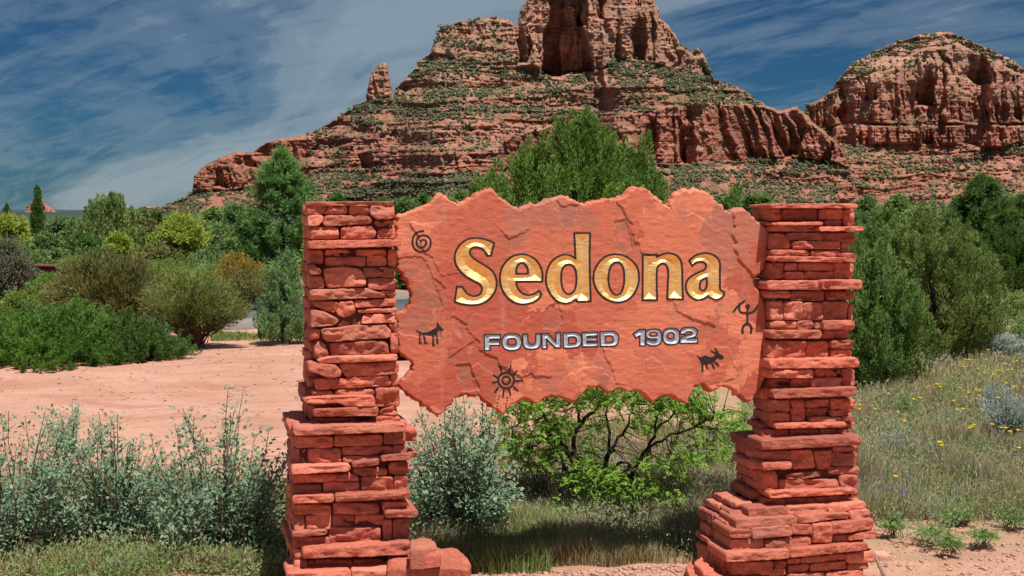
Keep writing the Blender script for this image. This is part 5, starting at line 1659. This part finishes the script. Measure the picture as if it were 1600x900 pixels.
def low_juniper(label, loc, w_, dw, h, mat, rg, n=420, per=120, leaf=(.034, .0115)):
    loc = np.asarray(loc, float); loc[2] += float(ground_z(loc[0], loc[1]))
    root = empty('spreading_juniper', loc, label, 'juniper', 'low spreading junipers on the dirt')
    a = rg.uniform(0, 2 * PI, n); r = rg.uniform(0, 1, n) ** .5
    lum = 1 + .22 * fbm(np.cos(a) * 2, np.sin(a) * 2, seed=int(rg.integers(999)), oct=3)
    x = np.cos(a) * r * w_ * lum; y = np.sin(a) * r * dw * lum
    top = h * (1 - r ** 2.6) * (.8 + .35 * fbm(x * 2.2, y * 2.2, seed=int(rg.integers(999)), oct=2)) + .05
    z = top * rg.uniform(.45, 1.0, n)
    D = unit(np.stack([x / w_ * .9, y / dw * .9, .75 + 0 * x], 1) + rg.normal(0, .32, (n, 3)))
    LL = .24 * rg.uniform(.7, 1.4, n)
    base = np.stack([x, y, np.maximum(z, .03)], 1) - D * LL[:, None] * .6
    s = rg.uniform(0, 1, (n, per)); an = rg.uniform(0, 2 * PI, (n, per))
    rad = .046 * (np.sin(s ** .8 * PI) + .1) * rg.uniform(.2, 1, (n, per))
    A = unit(np.cross(D, rg.normal(0, 1, (n, 3)))); Bv = np.cross(D, A)
    off = A[:, None] * (np.cos(an) * rad)[..., None] + Bv[:, None] * (np.sin(an) * rad)[..., None] * .6
    P = base[:, None] + D[:, None] * (LL[:, None] * s)[..., None] + off
    dd = unit(off) * .6 + D[:, None] + rg.normal(0, .25, P.shape)
    P = P.reshape(-1, 3); P[:, 2] = np.maximum(P[:, 2], .015); k = len(P)
    V, Fq = leaves(P + loc, dd.reshape(-1, 3), leaf[0] * rg.uniform(.6, 1.4, k), leaf[1] * rg.uniform(.7, 1.3, k), rg)
    mk('foliage', V, Fq, M[mat], root)
    ln = []
    for q in rg.choice(n, 40, replace=False):
        ln.append((wander(np.array([rg.normal(0, .1), rg.normal(0, .1), .02]), base[q], 5, .02, rg) + loc, np.linspace(.022, .006, 5)))
    V, Fq = tubes(ln, 5)
    mk('trunk', V, Fq, M['bark'], root)
low_juniper('wide rich green spreading juniper at the left, on the red dirt', gp(66, 16.5), 1.06, 1.25, .60, 'juniper_low', RG(61), n=900)
low_juniper('smaller low juniper with a greyish patch, under the twiggy shrubs', gp(218, 16.7), .54, .75, .46, 'juniper_dark', RG(62), n=330)
low_juniper('far low juniper with pale yellow tips behind the wide one', gp(-15, 18.4), .40, .4, .58, 'olive_green', RG(63), n=90)

# --- twiggy olive shrubs and the garden behind the dirt
wispy('twiggy_shrub', 'large twiggy olive brown shrub with a fan of thin stems beside the road', 'shrub', gp(172, 20.0), 1.30, 1.02, 'olive', RG(71), nst=250, per=110, leaf=(.080, .015), hmin=.5, lo=.38, leaf_out=.25, tw=.07, dw=.8, stem_r=.009, spread=.6)
wispy('twiggy_shrub', 'twiggy green tipped shrub on several bare stems at the end of the dirt', 'shrub', gp(300, 18.9), 1.06, .80, 'olive_lime', RG(72), nst=170, per=85, leaf=(.07, .013), hmin=.5, lo=.45, leaf_out=.25, tw=.07, dw=.6, stem_r=.009, spread=.8)
leafy('bush', 'round bush with orange ochre tips between the twiggy shrub and the cone juniper', 'bush', gp(372, 26), .98, .50, 'ochre', RG(73), ncl=50, per=110, cl_r=.16, leaf=(.055, .022), base=.45, up=.6)
leafy('bush', 'olive underside bush below the orange tipped one beside the road', 'bush', gp(378, 25.0), .78, .44, 'olive', RG(74), ncl=50, per=100, cl_r=.16, leaf=(.055, .022), base=.1, up=.5)
leafy('bush', 'round clipped green bush in front of the low red wall', 'bush', gp(75, 26.5), .62, .44, 'juniper_low', RG(75), ncl=60, per=130, cl_r=.15, leaf=(.045, .022), base=.08, up=.5)
leafy('bush', 'olive green mound of a bush between the clipped bush and the spreading juniper', 'bush', gp(100, 23), .48, .62, 'olive_green', RG(76), ncl=60, per=110, cl_r=.16, leaf=(.045, .02), base=.05, up=.6, dw=.4)
leafy('bush', 'dusky grey green bush with reddish tips at the left edge before the red wall', 'bush', gp(14, 29), 1.15, .72, 'dusky', RG(77), ncl=80, per=110, cl_r=.22, leaf=(.07, .03), base=.05)
# red wall
M['wall'] = stone_mat('red_block_wall', (0.13, 0.045, 0.035), (0.17, 0.06, 0.045), (0.2, 0.08, 0.06), rnd=.3)
def garden_wall():
    rg = RG(78)
    A, Bp = gp(-40, 31.5), gp(92, 30.0)
    root = empty('garden_wall', (A + Bp) / 2, 'low dark red block wall behind the clipped bush at the left', 'wall')
    d = (Bp - A); L = np.linalg.norm(d); d = d / L; nn = np.array([d[1], -d[0], 0])
    V, Fx = [], []
    proto = None
    for r in range(4):
        x = -(.2 if r % 2 else 0)
        while x < L:
            a, b = max(0, x), min(L, x + .40)
            if b - a > .05:
                W0 = A + d * a; W1 = A + d * b
                pr = rg.uniform(-.008, .008)
                q = []
                for z in (r * .15 + (.004), r * .15 + .146):
                    q += [W0 + d * .004 + nn * (.1 + pr) + [0, 0, z], W1 - d * .004 + nn * (.1 + pr) + [0, 0, z], W1 - d * .004 - nn * .1 + [0, 0, z], W0 + d * .004 - nn * .1 + [0, 0, z]]
                mk('block', np.array(q), np.array([(0,1,5,4),(1,2,6,5),(2,3,7,6),(3,0,4,7),(4,5,6,7),(3,2,1,0)]), M['wall'], root)
            x += .40
    q = []
    for z in (.603, .66):
        for s, o in ((0, .13), (L, .13), (L, -.13), (0, -.13)):
            q.append(A + d * s + nn * o + [0, 0, z])
    mk('coping', np.array(q), np.array([(0,1,5,4),(1,2,6,5),(2,3,7,6),(3,0,4,7),(4,5,6,7),(3,2,1,0)]), M['wall'], root)
garden_wall()

pine('dense green pine rising behind the cone juniper, left of the left pillar', gp(440, 40), 3.36, 1.25, RG(81), ntuft=400, needle=.17)
pine('broad dark pine at the right above the dark juniper', gp(1532, 60), 3.05, 1.75, RG(82), mat='juniper_dark', ntuft=220, needle=.26, prof=((0, 1.0), (.3, 1.0), (.6, .62), (.85, .3), (1, .04)))
pine('dark pine cut by the right edge of the photo', gp(1612, 66), 2.6, 1.3, RG(83), mat='juniper_dark', ntuft=120, needle=.28)
# garden trees at the left
leafy('tree', 'yellow green tree cut by the left edge of the photo', 'tree', gp(12, 45), 1.70, .78, 'yellow', RG(91), ncl=60, per=110, cl_r=.24, leaf=(.10, .05), base=.2)
leafy('tree', 'yellow green tree in front of the slope left of the dense pine', 'tree', gp(284, 45), 1.72, .86, 'yellow', RG(92), ncl=70, per=110, cl_r=.24, leaf=(.10, .05), base=.2)
leafy('tree', 'small yellow green tree right behind the large twiggy shrub', 'tree', gp(183, 42), 1.12, .45, 'yellow', RG(93), ncl=34, per=100, cl_r=.2, leaf=(.09, .045), base=.2)
leafy('tree', 'yellow green branch tips at the left foot of the dense pine', 'tree', gp(385, 43), 1.50, .62, 'olive_green', RG(94), ncl=44, per=100, cl_r=.22, leaf=(.10, .05), base=.2)
juniper('tree', 'tall olive tree with upright plumes against the sky at the left', 'tree', gp(170, 55), 2.55, [(0,.7),(.3,1.15),(.6,1.2),(.8,.95),(.93,.6),(1.0,.2)], 210, 'juniper_olive', RG(95), lead_len=.7, lead_r=.15, per=90, leaf=(.13,.04), upness=.85, depth=.6, lump=.35)
juniper('cypress', 'thin dark cypress spike against the sky at the far left', 'cypress', gp(58, 80), 3.40, [(0,.25),(.2,.31),(.5,.27),(.8,.14),(1,.02)], 110, 'juniper_dark', RG(96), lead_len=.6, lead_r=.12, per=70, leaf=(.14,.05), upness=.97, depth=.5)
juniper('cypress', 'small dark conifer tip left of the tall cypress', 'cypress', gp(10, 80), 2.25, [(0,.40),(.4,.30),(.8,.12),(1,.02)], 50, 'juniper_dark', RG(97), lead_len=.5, lead_r=.12, per=60, leaf=(.14,.05), upness=.7, depth=.5)
fill = [(95,58,1.42,1.0,'filler','grey green tree below the tall cypress'),(125,48,1.0,.8,'juniper_dark','dark low tree between two yellow green ones at the left'),(70,46,1.05,.7,'filler','grey green bushy tree beside the left yellow green one'),
        (225,60,1.5,.9,'olive','brownish olive tree right of the tall plumed tree'),(345,52,1.45,.95,'filler','dark grey green tree between the yellow one and the pine'),(250,38,.95,.8,'olive','low olive tree behind the gap between twiggy shrubs'),
        (330,36,.8,.8,'filler','low dark green tree behind the twiggy shrub'),(150,36,.9,.7,'juniper_dark','small dark tree behind the large twiggy shrub'),(480,44,1.3,.9,'filler','dark green tree beside the dense pine, at the left pillar'),
        (505,34,1.0,.9,'juniper','green tree hidden mostly by the left pillar'),(40,38,.85,.8,'filler','dull green tree over the red wall'),(-20,36,1.1,.9,'juniper_dark','dark tree at the left edge behind the dusky bush'),
        (205,70,1.9,1.1,'filler','far grey green tree under the olive plumes'),(300,72,1.4,1.3,'filler','far dark tree at the start of the slope'),(110,90,1.2,1.6,'filler','far low dark tree line piece left of the plumes'),
        (635,33,.78,.7,'juniper_low','bright green bush seen in the gap left of the sign edge'),(560,60,1.6,1.6,'filler','dark tree behind the left pillar')]
for j, (px, D, hh, ww, mt_, lab) in enumerate(fill):
    leafy('tree', lab, 'tree', gp(px, D), hh, ww, mt_, RG(120 + j), ncl=46, per=80, cl_r=.26 * max(ww, .7), leaf=(.0028 * D, .0014 * D), base=.05, stems=4)
# trees standing at the foot of the butte and behind the right pillar
foot = [(632,140,309,46),(660,150,302,40),(690,130,300,46),(715,160,296,40),(735,120,306,38),(755,150,300,34),(600,150,312,40),(1085,150,305,34),(1110,120,312,30),(1135,160,306,30),(1168,130,308,32),(1190,150,300,34),(1355,140,310,44),(1385,90,322,44),
        (1420,75,330,40),(1450,120,318,40),(1475,100,324,40),(1405,160,306,40),(1500,150,308,44),(1560,130,306,44),(1590,120,300,36),(490,120,312,40),(530,140,306,40),(330,130,326,36),(365,140,322,36),(240,140,330,34)]
place = {0:'left of the sign peak',1:'by the sign shoulder'}
for j, (px, D, top, wpx) in enumerate(foot):
    hh = H - (top - HOR) / F * D
    ww = wpx / F * D * .5
    zone = ('left of the left pillar' if px < 400 else 'over the left pillar top' if px < 560 else 'over the left shoulder of the sign' if px < 800 else
            'over the right half of the sign' if px < 1250 else 'behind the right hand junipers')
    rng_z = [q[0] for q in foot if (q[0] < 400, 400 <= q[0] < 560, 560 <= q[0] < 800, 800 <= q[0] < 1250, q[0] >= 1250) == (px < 400, 400 <= px < 560, 560 <= px < 800, 800 <= px < 1250, px >= 1250)]
    rk = sorted(rng_z).index(px)
    lab = 'dark slope foot tree ' + zone + ', ' + ['leftmost', 'second', 'third', 'fourth', 'fifth', 'sixth', 'seventh', 'eighth', 'ninth', 'tenth'][rk] + (' from the left' if rk else ' of them')
    leafy('tree', lab, 'tree', gp(px, D), hh, ww, ['filler', 'juniper_dark', 'juniper'][j % 3], RG(160 + j), ncl=34, per=70, cl_r=ww * .36, leaf=(.0030 * D, .0016 * D), base=.05, stems=3, group='dark trees at the foot of the slopes')
leafy('tree', 'bright lime green tree peeping over the olive juniper at the right', 'tree', gp(1412, 52), 1.55, .8, 'olive_green', RG(190), ncl=44, per=90, cl_r=.26, leaf=(.13, .06), base=.1)
leafy('tree', 'lime green tree between the dark pine and the olive juniper', 'tree', gp(1478, 54), 1.35, .6, 'mesquite', RG(191), ncl=34, per=80, cl_r=.22, leaf=(.13, .06), base=.1)

leafy('tree', 'mid green tree filling the view just right of the right pillar top', 'tree', gp(1352, 34), 1.75, .55, 'filler', RG(192), ncl=50, per=110, cl_r=.2, leaf=(.08, .035), base=.05)
leafy('bush', 'low grey green bush between the olive juniper and the dark one at the right', 'bush', gp(1545, 20), .52, .42, 'weed', RG(193), ncl=50, per=100, cl_r=.13, leaf=(.045, .02), base=.05)
leafy('bush', 'green bush under the dark juniper at the right edge of the photo', 'bush', gp(1600, 21.5), .62, .5, 'juniper_olive', RG(194), ncl=50, per=100, cl_r=.14, leaf=(.045, .02), base=.05)
leafy('bush', 'olive bush at the left edge hiding the near end of the road', 'bush', gp(22, 20.6), .58, .52, 'olive_green', RG(195), ncl=60, per=120, cl_r=.15, leaf=(.04, .018), base=.05, dw=.4)
leafy('bush', 'low green bush behind the road between the ochre bush and the cone juniper', 'bush', gp(408, 30), .62, .6, 'filler', RG(196), ncl=50, per=110, cl_r=.18, leaf=(.05, .025), base=.05)
leafy('bush', 'low yellow green bush behind the road below the yellow green tree', 'bush', gp(255, 31), .8, .9, 'olive_green', RG(197), ncl=60, per=110, cl_r=.2, leaf=(.055, .026), base=.05)
leafy('bush', 'light green bush behind the large twiggy shrub', 'bush', gp(130, 30), .85, .8, 'olive_green', RG(198), ncl=60, per=110, cl_r=.2, leaf=(.055, .026), base=.05)
leafy('bush', 'grey green bush across the road behind the green tipped twiggy shrub', 'bush', gp(325, 29), .7, .7, 'juniper_olive', RG(199), ncl=50, per=110, cl_r=.2, leaf=(.055, .026), base=.05)
# house at the right edge
def house():
    M['stucco'] = flat_mat('brown_stucco', (0.13, 0.075, 0.055), .9, noise=.3, nscale=4)
    M['roof'] = flat_mat('brown_roof', (0.10, 0.06, 0.05), .9, noise=.4, nscale=3)
    M['glass'] = flat_mat('window_glass', (0.02, 0.025, 0.03), .1)
    c = gp(1632, 58)
    root = empty('house', c, 'low brown house mostly beyond the right edge of the photo', 'house')
    def bx(n, x0, x1, y0, y1, z0, z1, m, par=root):
        V = np.array([(x, y, z) for z in (z0, z1) for x, y in ((x0,y0),(x1,y0),(x1,y1),(x0,y1))]) + c
        return mk(n, V, np.array([(0,1,5,4),(1,2,6,5),(2,3,7,6),(3,0,4,7),(4,5,6,7),(3,2,1,0)]), m, par)
    bx('wall', -1.3, 6.5, 0, 5, 0, .62, M['stucco'])
    bx('roof', -1.6, 6.8, -.35, 5.3, .623, .82, M['roof'])
    fr = bx('window', .4, 1.5, -.03, -.002, .15, .5, M['roof'])
    bx('pane', .46, 1.44, -.045, -.033, .2, .45, M['glass'], fr)
house()

# --- sage, weeds and flowers in the meadow
S_ = 'pale sage bushes in the meadow'
wispy('sage_bush', 'pale blue grey sage bush with a violet cast near the right edge', 'sage', gp(1572, 10.9), .46, .24, 'sage', RG(201), nst=70, per=26, leaf=(.035, .007), stemmat='twig', group=S_, lo=.4, leaf_out=.3, tw=.02, stem_r=.003)
wispy('sage_bush', 'small grey sage bush above the violet one', 'sage', gp(1553, 12.4), .28, .17, 'sage', RG(202), nst=50, per=24, leaf=(.03, .007), stemmat='twig', group=S_, lo=.3, leaf_out=.3, tw=.02, stem_r=.003)
wispy('sage_bush', 'wide pale sage bush at the foot of the dark juniper, right edge', 'sage', gp(1570, 17.5), .30, .36, 'sage', RG(203), nst=80, per=30, leaf=(.045, .012), stemmat='twig', group=S_, lo=.2, leaf_out=.5, tw=.04, stem_r=.003)
wispy('sage_bush', 'grey green bush right of the pale sage at the photo edge', 'sage', gp(1612, 18), .52, .30, 'weed', RG(204), nst=60, per=40, leaf=(.05, .014), stemmat='twig', group=S_, lo=.2, leaf_out=.5, tw=.04, stem_r=.003)
wispy('sage_bush', 'little grey sage tuft at the right side of the right pillar', 'sage', gp(1400, 10.3), .2, .12, 'sage', RG(205), nst=30, per=20, leaf=(.03, .007), stemmat='twig', group=S_, lo=.2, leaf_out=.3, tw=.02, stem_r=.003)
weeds = [(1462,7.75,.17,.22,'trailing green weed on the bare dirt right of the right pillar'),(1500,8.2,.10,.15,'small weed behind the trailing one on the dirt'),(1590,8.1,.22,.17,'green weed at the right edge on the dirt'),(1572,8.8,.22,.13,'weed behind the one at the right edge'),
         (1485,7.5,.10,.06,'tiny weed nearest the bottom edge of the photo'),(1535,7.7,.08,.10,'tiny weed right of the trailing one'),(1395,7.9,.16,.08,'small weed against the right pillar base'),(1420,12.8,.26,.22,'bushy light green weed at the foot of the full juniper'),
         (1480,13.5,.24,.24,'light green weed between the two right junipers'),(1395,13.2,.18,.18,'green weed left of the bushy one below the juniper')]
for j, (px, D, hh, ww, lab) in enumerate(weeds):
    wispy('weed', lab, 'weed', gp(px, D), hh, ww, 'weed', RG(220 + j), nst=30, per=20, leaf=(.026, .008), stemmat='twig', group='green weeds in the meadow and dirt', lo=.05, hmin=.2, hpow=.75, spread=2, leaf_out=.7, tw=.015, stem_r=.002)

# flowers: each a stalk with a head
def flower_mesh(mat, hh, hr, nhead, rg):
    ln, pv, pf, off = [], [], [], 0
    for q in range(nhead):
        e = np.array([rg.normal(0, .03), rg.normal(0, .03), hh * rg.uniform(.8, 1.1)])
        ln.append((wander(np.zeros(3), e, 4, .006, rg), np.linspace(.002, .0014, 4)))
        n = 8
        a = np.linspace(0, 2 * PI, n, endpoint=False)
        c = e
        ring1 = c + np.stack([np.cos(a) * hr, np.sin(a) * hr, .25 * hr + 0 * a], 1)
        V = np.vstack([ring1, c + [0, 0, hr * .55], c - [0, 0, hr * .25]])
        i = np.arange(n); j = (i + 1) % n
        pf.append(np.concatenate([np.stack([i, j, np.full(n, n)], 1), np.stack([j, i, np.full(n, n + 1)], 1)]) + off)
        pv.append(V); off += len(V)
    V1, F1 = tubes(ln, 3)
    return (V1, F1), (np.concatenate(pv), np.concatenate(pf))
def flower(px, py, mat, rg, kind, lab, group, hh, hr, nh, cache={}):
    D = H * F / (py - HOR + hh * 225 * 8 / 9)        # stands so that its head is seen about here
    D = (H - hh) * F / (py - HOR)
    loc = gp(px, D)
    root = empty('flower', loc, lab, 'flower', group)
    key = (kind, int(rg.integers(4)))
    if key not in cache:
        r2 = RG(hash(key[1]) % 97 + len(kind))
        (V1, F1), (V2, F2) = flower_mesh(mat, hh, hr, nh, r2)
        o = mk('stalk', V1 + loc, F1, M['weed'], root); h_ = mk('head', V2 + loc, F2, M[mat], root)
        cache[key] = (o.data, h_.data)
    else:
        for nm, me in zip(('stalk', 'head'), cache[key]):
            link(bpy.data.objects.new(nm, me), root)
    root.rotation_euler = (0, 0, rg.uniform(0, 6))
yl = [(1340,633),(1358,634),(1342,641),(1404,646),(1418,620),(1426,619),(1465,601),(1470,606),(1518,612),(1526,610),(1530,614),(1536,584),(1548,582),(1566,595),(1562,580),(1578,578),(1575,566),(1594,575),(1500,640),(1514,668),(1531,662),(1537,658),(1565,655),(1570,669),(1576,667),(1583,653),(1592,671),(1580,697),(1469,698),(1383,741),(1470,692),(1390,617),(1440,570),(1449,566),(1497,570),(1510,562),(1532,552),(1552,545),(1568,548),(1590,540),(1507,560),(1600,560),(1585,565),(1545,612),(1560,622),(1505,602),(1488,628),(1425,655),(1592,600)]
rgf = RG(240)
for j, (x, y) in enumerate(yl):
    flower(x, y, 'petal', rgf, 'yellow', 'yellow wildflower on a thin stalk in the right hand meadow', 'yellow wildflowers in the meadow', .2, .0019 * 1.6 * F / (y - HOR), 1 + (j % 3 == 0))
for (x, y) in [(1395,765),(1402,763),(1406,768),(1415,773),(1390,762)]:
    flower(x, y, 'violet', rgf, 'violet', 'tiny violet wildflower right of the right pillar', 'violet wildflowers by the right pillar', .12, .009, 2)
flower(1385, 720, 'pink', rgf, 'pink', 'single pink wildflower right of the right pillar', None, .2, .012, 2)

# --- grass
def grass(name, label, regions, n, mat, hgt, rg, wd=.004, lean=.45, patch=.9):
    P = []
    for x0, x1, d0, d1, frac in regions:
        k = int(n * frac * 2.2)
        D = d0 * (d1 / d0) ** rg.uniform(0, 1, k)
        px = rg.uniform(x0, x1, k)
        X = (px - 800) / F * D
        pn = .5 + .9 * fbm(X * 2.2, D * 2.2, seed=int(rg.integers(900)), oct=3)
        kp = rg.uniform(0, 1, k) < np.clip(pn, 1 - patch, 1)
        P.append(np.stack([X, D], 1)[kp][:int(n * frac)])
    P = np.concatenate(P); k = len(P)
    z = ground_z(P[:, 0], P[:, 1])
    B0 = np.stack([P[:, 0], P[:, 1], z - .005], 1)
    L = hgt * rg.uniform(.4, 1.25, k) * (.7 + .5 * vn(P[:, 0] * 3, P[:, 1] * 3, seed=77))
    a = rg.uniform(0, 2 * PI, k); ln_ = lean * rg.uniform(.2, 1.3, k)
    d = np.stack([np.cos(a), np.sin(a), 0 * a], 1)
    mid = B0 + d * (L * ln_ * .3)[:, None] + np.stack([0*L, 0*L, L * .55], 1)
    tip = B0 + d * (L * ln_)[:, None] + np.stack([0*L, 0*L, L], 1)
    s = np.stack([-np.sin(a + .6), np.cos(a + .6), 0 * a], 1) * (wd * rg.uniform(.6, 1.4, k) * np.maximum(1, P[:, 1] / 9))[:, None]
    V = np.stack([B0 - s, B0 + s, mid + s * .7, tip, mid - s * .7], 1).reshape(-1, 3)
    i = np.arange(k) * 5
    tag(mk(name, V, [np.stack([i, i+1, i+2, i+4], 1), np.stack([i+4, i+2, i+3], 1)], M[mat]), label, 'grass', kind='stuff')
grass('dry_grass', 'thin dry straw coloured grass round the shrubs and pillars', [(-20,470,7.0,9.4,.34),(640,1120,7.2,8.3,.26),(760,1190,8.2,11,.16),(1160,2100,8.4,13,.34),(1160,2100,12,19,.22)], 100000, 'straw', .14, RG(301), wd=.0028)
grass('green_grass', 'green young grass at the bottom left and under the sign', [(-20,470,6.9,8.6,.09),(630,860,7.1,8.4,.20),(700,1100,7.4,8.0,.12),(1160,2100,8.3,12,.40),(1160,2100,11.5,18,.25),(860,1190,8.2,12,.2)], 44000, 'greengrass', .17, RG(302), wd=.0026, lean=.6, patch=1.0)
grass('brown_weeds', 'brown and grey dried weeds covering the meadow at the right', [(1160,2100,8.3,11,.38),(1160,2100,10.5,18,.22),(860,1180,7.6,11,.24),(630,1150,7.5,8.8,.16)], 72000, 'brownstem', .20, RG(303), wd=.0026, lean=.7)
def forbs(name, label, regions, ntuft, mat, hgt, rg, per=14, leaf=(.028, .009)):
    P = []
    for x0, x1, d0, d1, frac in regions:
        k = int(ntuft * frac)
        D = d0 * (d1 / d0) ** rg.uniform(0, 1, k * 2); px = rg.uniform(x0, x1, k * 2)
        X = (px - 800) / F * D
        kp = rg.uniform(0, 1, k * 2) < .5 + .9 * fbm(X * 1.7, D * 1.7, seed=int(rg.integers(900)), oct=3)
        P.append(np.stack([X, D], 1)[kp][:k])
    P = np.concatenate(P); k = len(P)
    z = ground_z(P[:, 0], P[:, 1])
    h = hgt * rg.uniform(.3, 1.3, (k, 1, 1))
    off = np.concatenate([rg.normal(0, .38, (k, per, 2)) * h, np.abs(rg.uniform(.05, 1, (k, per, 1))) * h], 2)
    Q = (np.stack([P[:, 0], P[:, 1], z], 1)[:, None] + off).reshape(-1, 3)
    D = unit(off.reshape(-1, 3)) + rg.normal(0, .5, Q.shape)
    n = len(Q); s = np.maximum(1, Q[:, 1] / 9)
    V, Fq = leaves(Q, D, leaf[0] * s * rg.uniform(.5, 1.4, n), leaf[1] * s * rg.uniform(.6, 1.3, n), rg)
    tag(mk(name, V, Fq, M[mat]), label, 'weeds', kind='stuff')
forbs('grey_weeds', 'small grey green weeds scattered through the meadow and under the sign', [(1160,2100,8.2,12,.34),(1160,2100,11,19,.24),(640,1170,7.4,9.5,.18),(-20,470,6.9,9,.14)], 4000, 'sage_weed', .13, RG(311))
forbs('tan_weeds', 'small dried tan seed heads and leaves among the meadow grass', [(1160,2100,8.2,12,.40),(1160,2100,11,19,.25),(640,1190,7.3,11,.25),(-20,470,6.9,9,.20)], 7000, 'brownstem', .17, RG(312), per=12, leaf=(.02, .008))
forbs('green_weeds', 'small green leafy weeds in the meadow and along the bottom left', [(1160,2100,8.3,12,.35),(1160,2100,11,19,.25),(-20,470,6.9,8.5,.34),(640,1190,7.3,9,.20)], 3600, 'weed', .12, RG(313))
grass('road_verge', 'strip of green grass along the near side of the road', [(330,480,20.0,20.8,1.0)], 2500, 'greengrass', .10, RG(304), wd=.004)

# --- gravel and stones on the ground
rgp = RG(320)
M['pebble'] = stone_mat('pebble', (0.40, 0.19, 0.13), (0.55, 0.32, 0.24), (0.62, 0.45, 0.36), rnd=0)
def pebbles(name, label, regions, seed):
    rg = RG(seed)
    P, R = [], []
    for x0, x1, d0, d1, n, r0, r1 in regions:
        D = rg.uniform(d0, d1, n); px = rg.uniform(x0, x1, n)
        X = (px - 800) / F * D
        r = r0 * (r1 / r0) ** (rg.uniform(0, 1, n) ** 3.5)
        P.append(np.stack([X, D, ground_z(X, D) + r * .3], 1)); R.append(r)
    V, Fx = blobs(np.concatenate(P), np.concatenate(R), rg, .62, .28)
    tag(mk(name, V, Fx, M['pebble']), label, 'gravel', kind='stuff')
pebbles('gravel', 'red gravel and small stones on the ground round the pillars', [(700,1120,6.75,7.15,2600,.004,.017),(1360,1640,6.9,8.4,1500,.003,.015),(-20,480,9,18,2600,.003,.022),(640,760,8.5,14,120,.004,.02)], 321)
def rock(px, D, r, lab, seed):
    rg = RG(seed)
    loc = gp(px, D)
    loc[2] = float(ground_z(loc[0], loc[1]))
    P = [(math.cos(a) * r * rg.uniform(.8, 1.2), math.sin(a) * r * .7 * rg.uniform(.8, 1.2)) for a in np.linspace(0, 2 * PI, 9, endpoint=False)]
    V, Fq = stone_geom(P, lambda x, y, n: np.stack([x + loc[0], y + loc[1], loc[2] + n], -1), r * .7, r * .8, rough=.012, bulge=r * .3, step=r * .25, joint=0)
    tag(mk('rock', V, Fq, M['pebble'], None, True, origin=loc), lab, 'rock')
rock(23, 16.2, .075, 'pale stone on the dirt before the wide spreading juniper', 5)
rock(88, 15.6, .04, 'small stone below the spreading juniper on the dirt', 6)
rock(1375, 7.35, .05, 'small red stone at the right foot of the right pillar', 7)
# wooden stake leaning by the right pillar
def stake():
    M['wood'] = flat_mat('weathered_wood', (0.30, 0.20, 0.14), .9, noise=.6, nscale=50)
    a = at(1380, 897, 6.9); b = at(1364, 862, 6.98)
    d = unit(b - a); s = np.array([1.0, 0, 0]); n = np.cross(s, d)
    V = []
    for p, w_ in ((a - d * .06, .007), (b, .007)):
        for q in ((-1, -1), (1, -1), (1, 1), (-1, 1)):
            V.append(p + s * q[0] * w_ + n * q[1] * .006)
    tag(mk('wooden_stake', np.array(V), np.array([(0,1,5,4),(1,2,6,5),(2,3,7,6),(3,0,4,7),(4,5,6,7),(3,2,1,0)]), M['wood'], None, origin=a), 'short weathered wooden stake leaning on the right pillar base', 'stake')
stake()
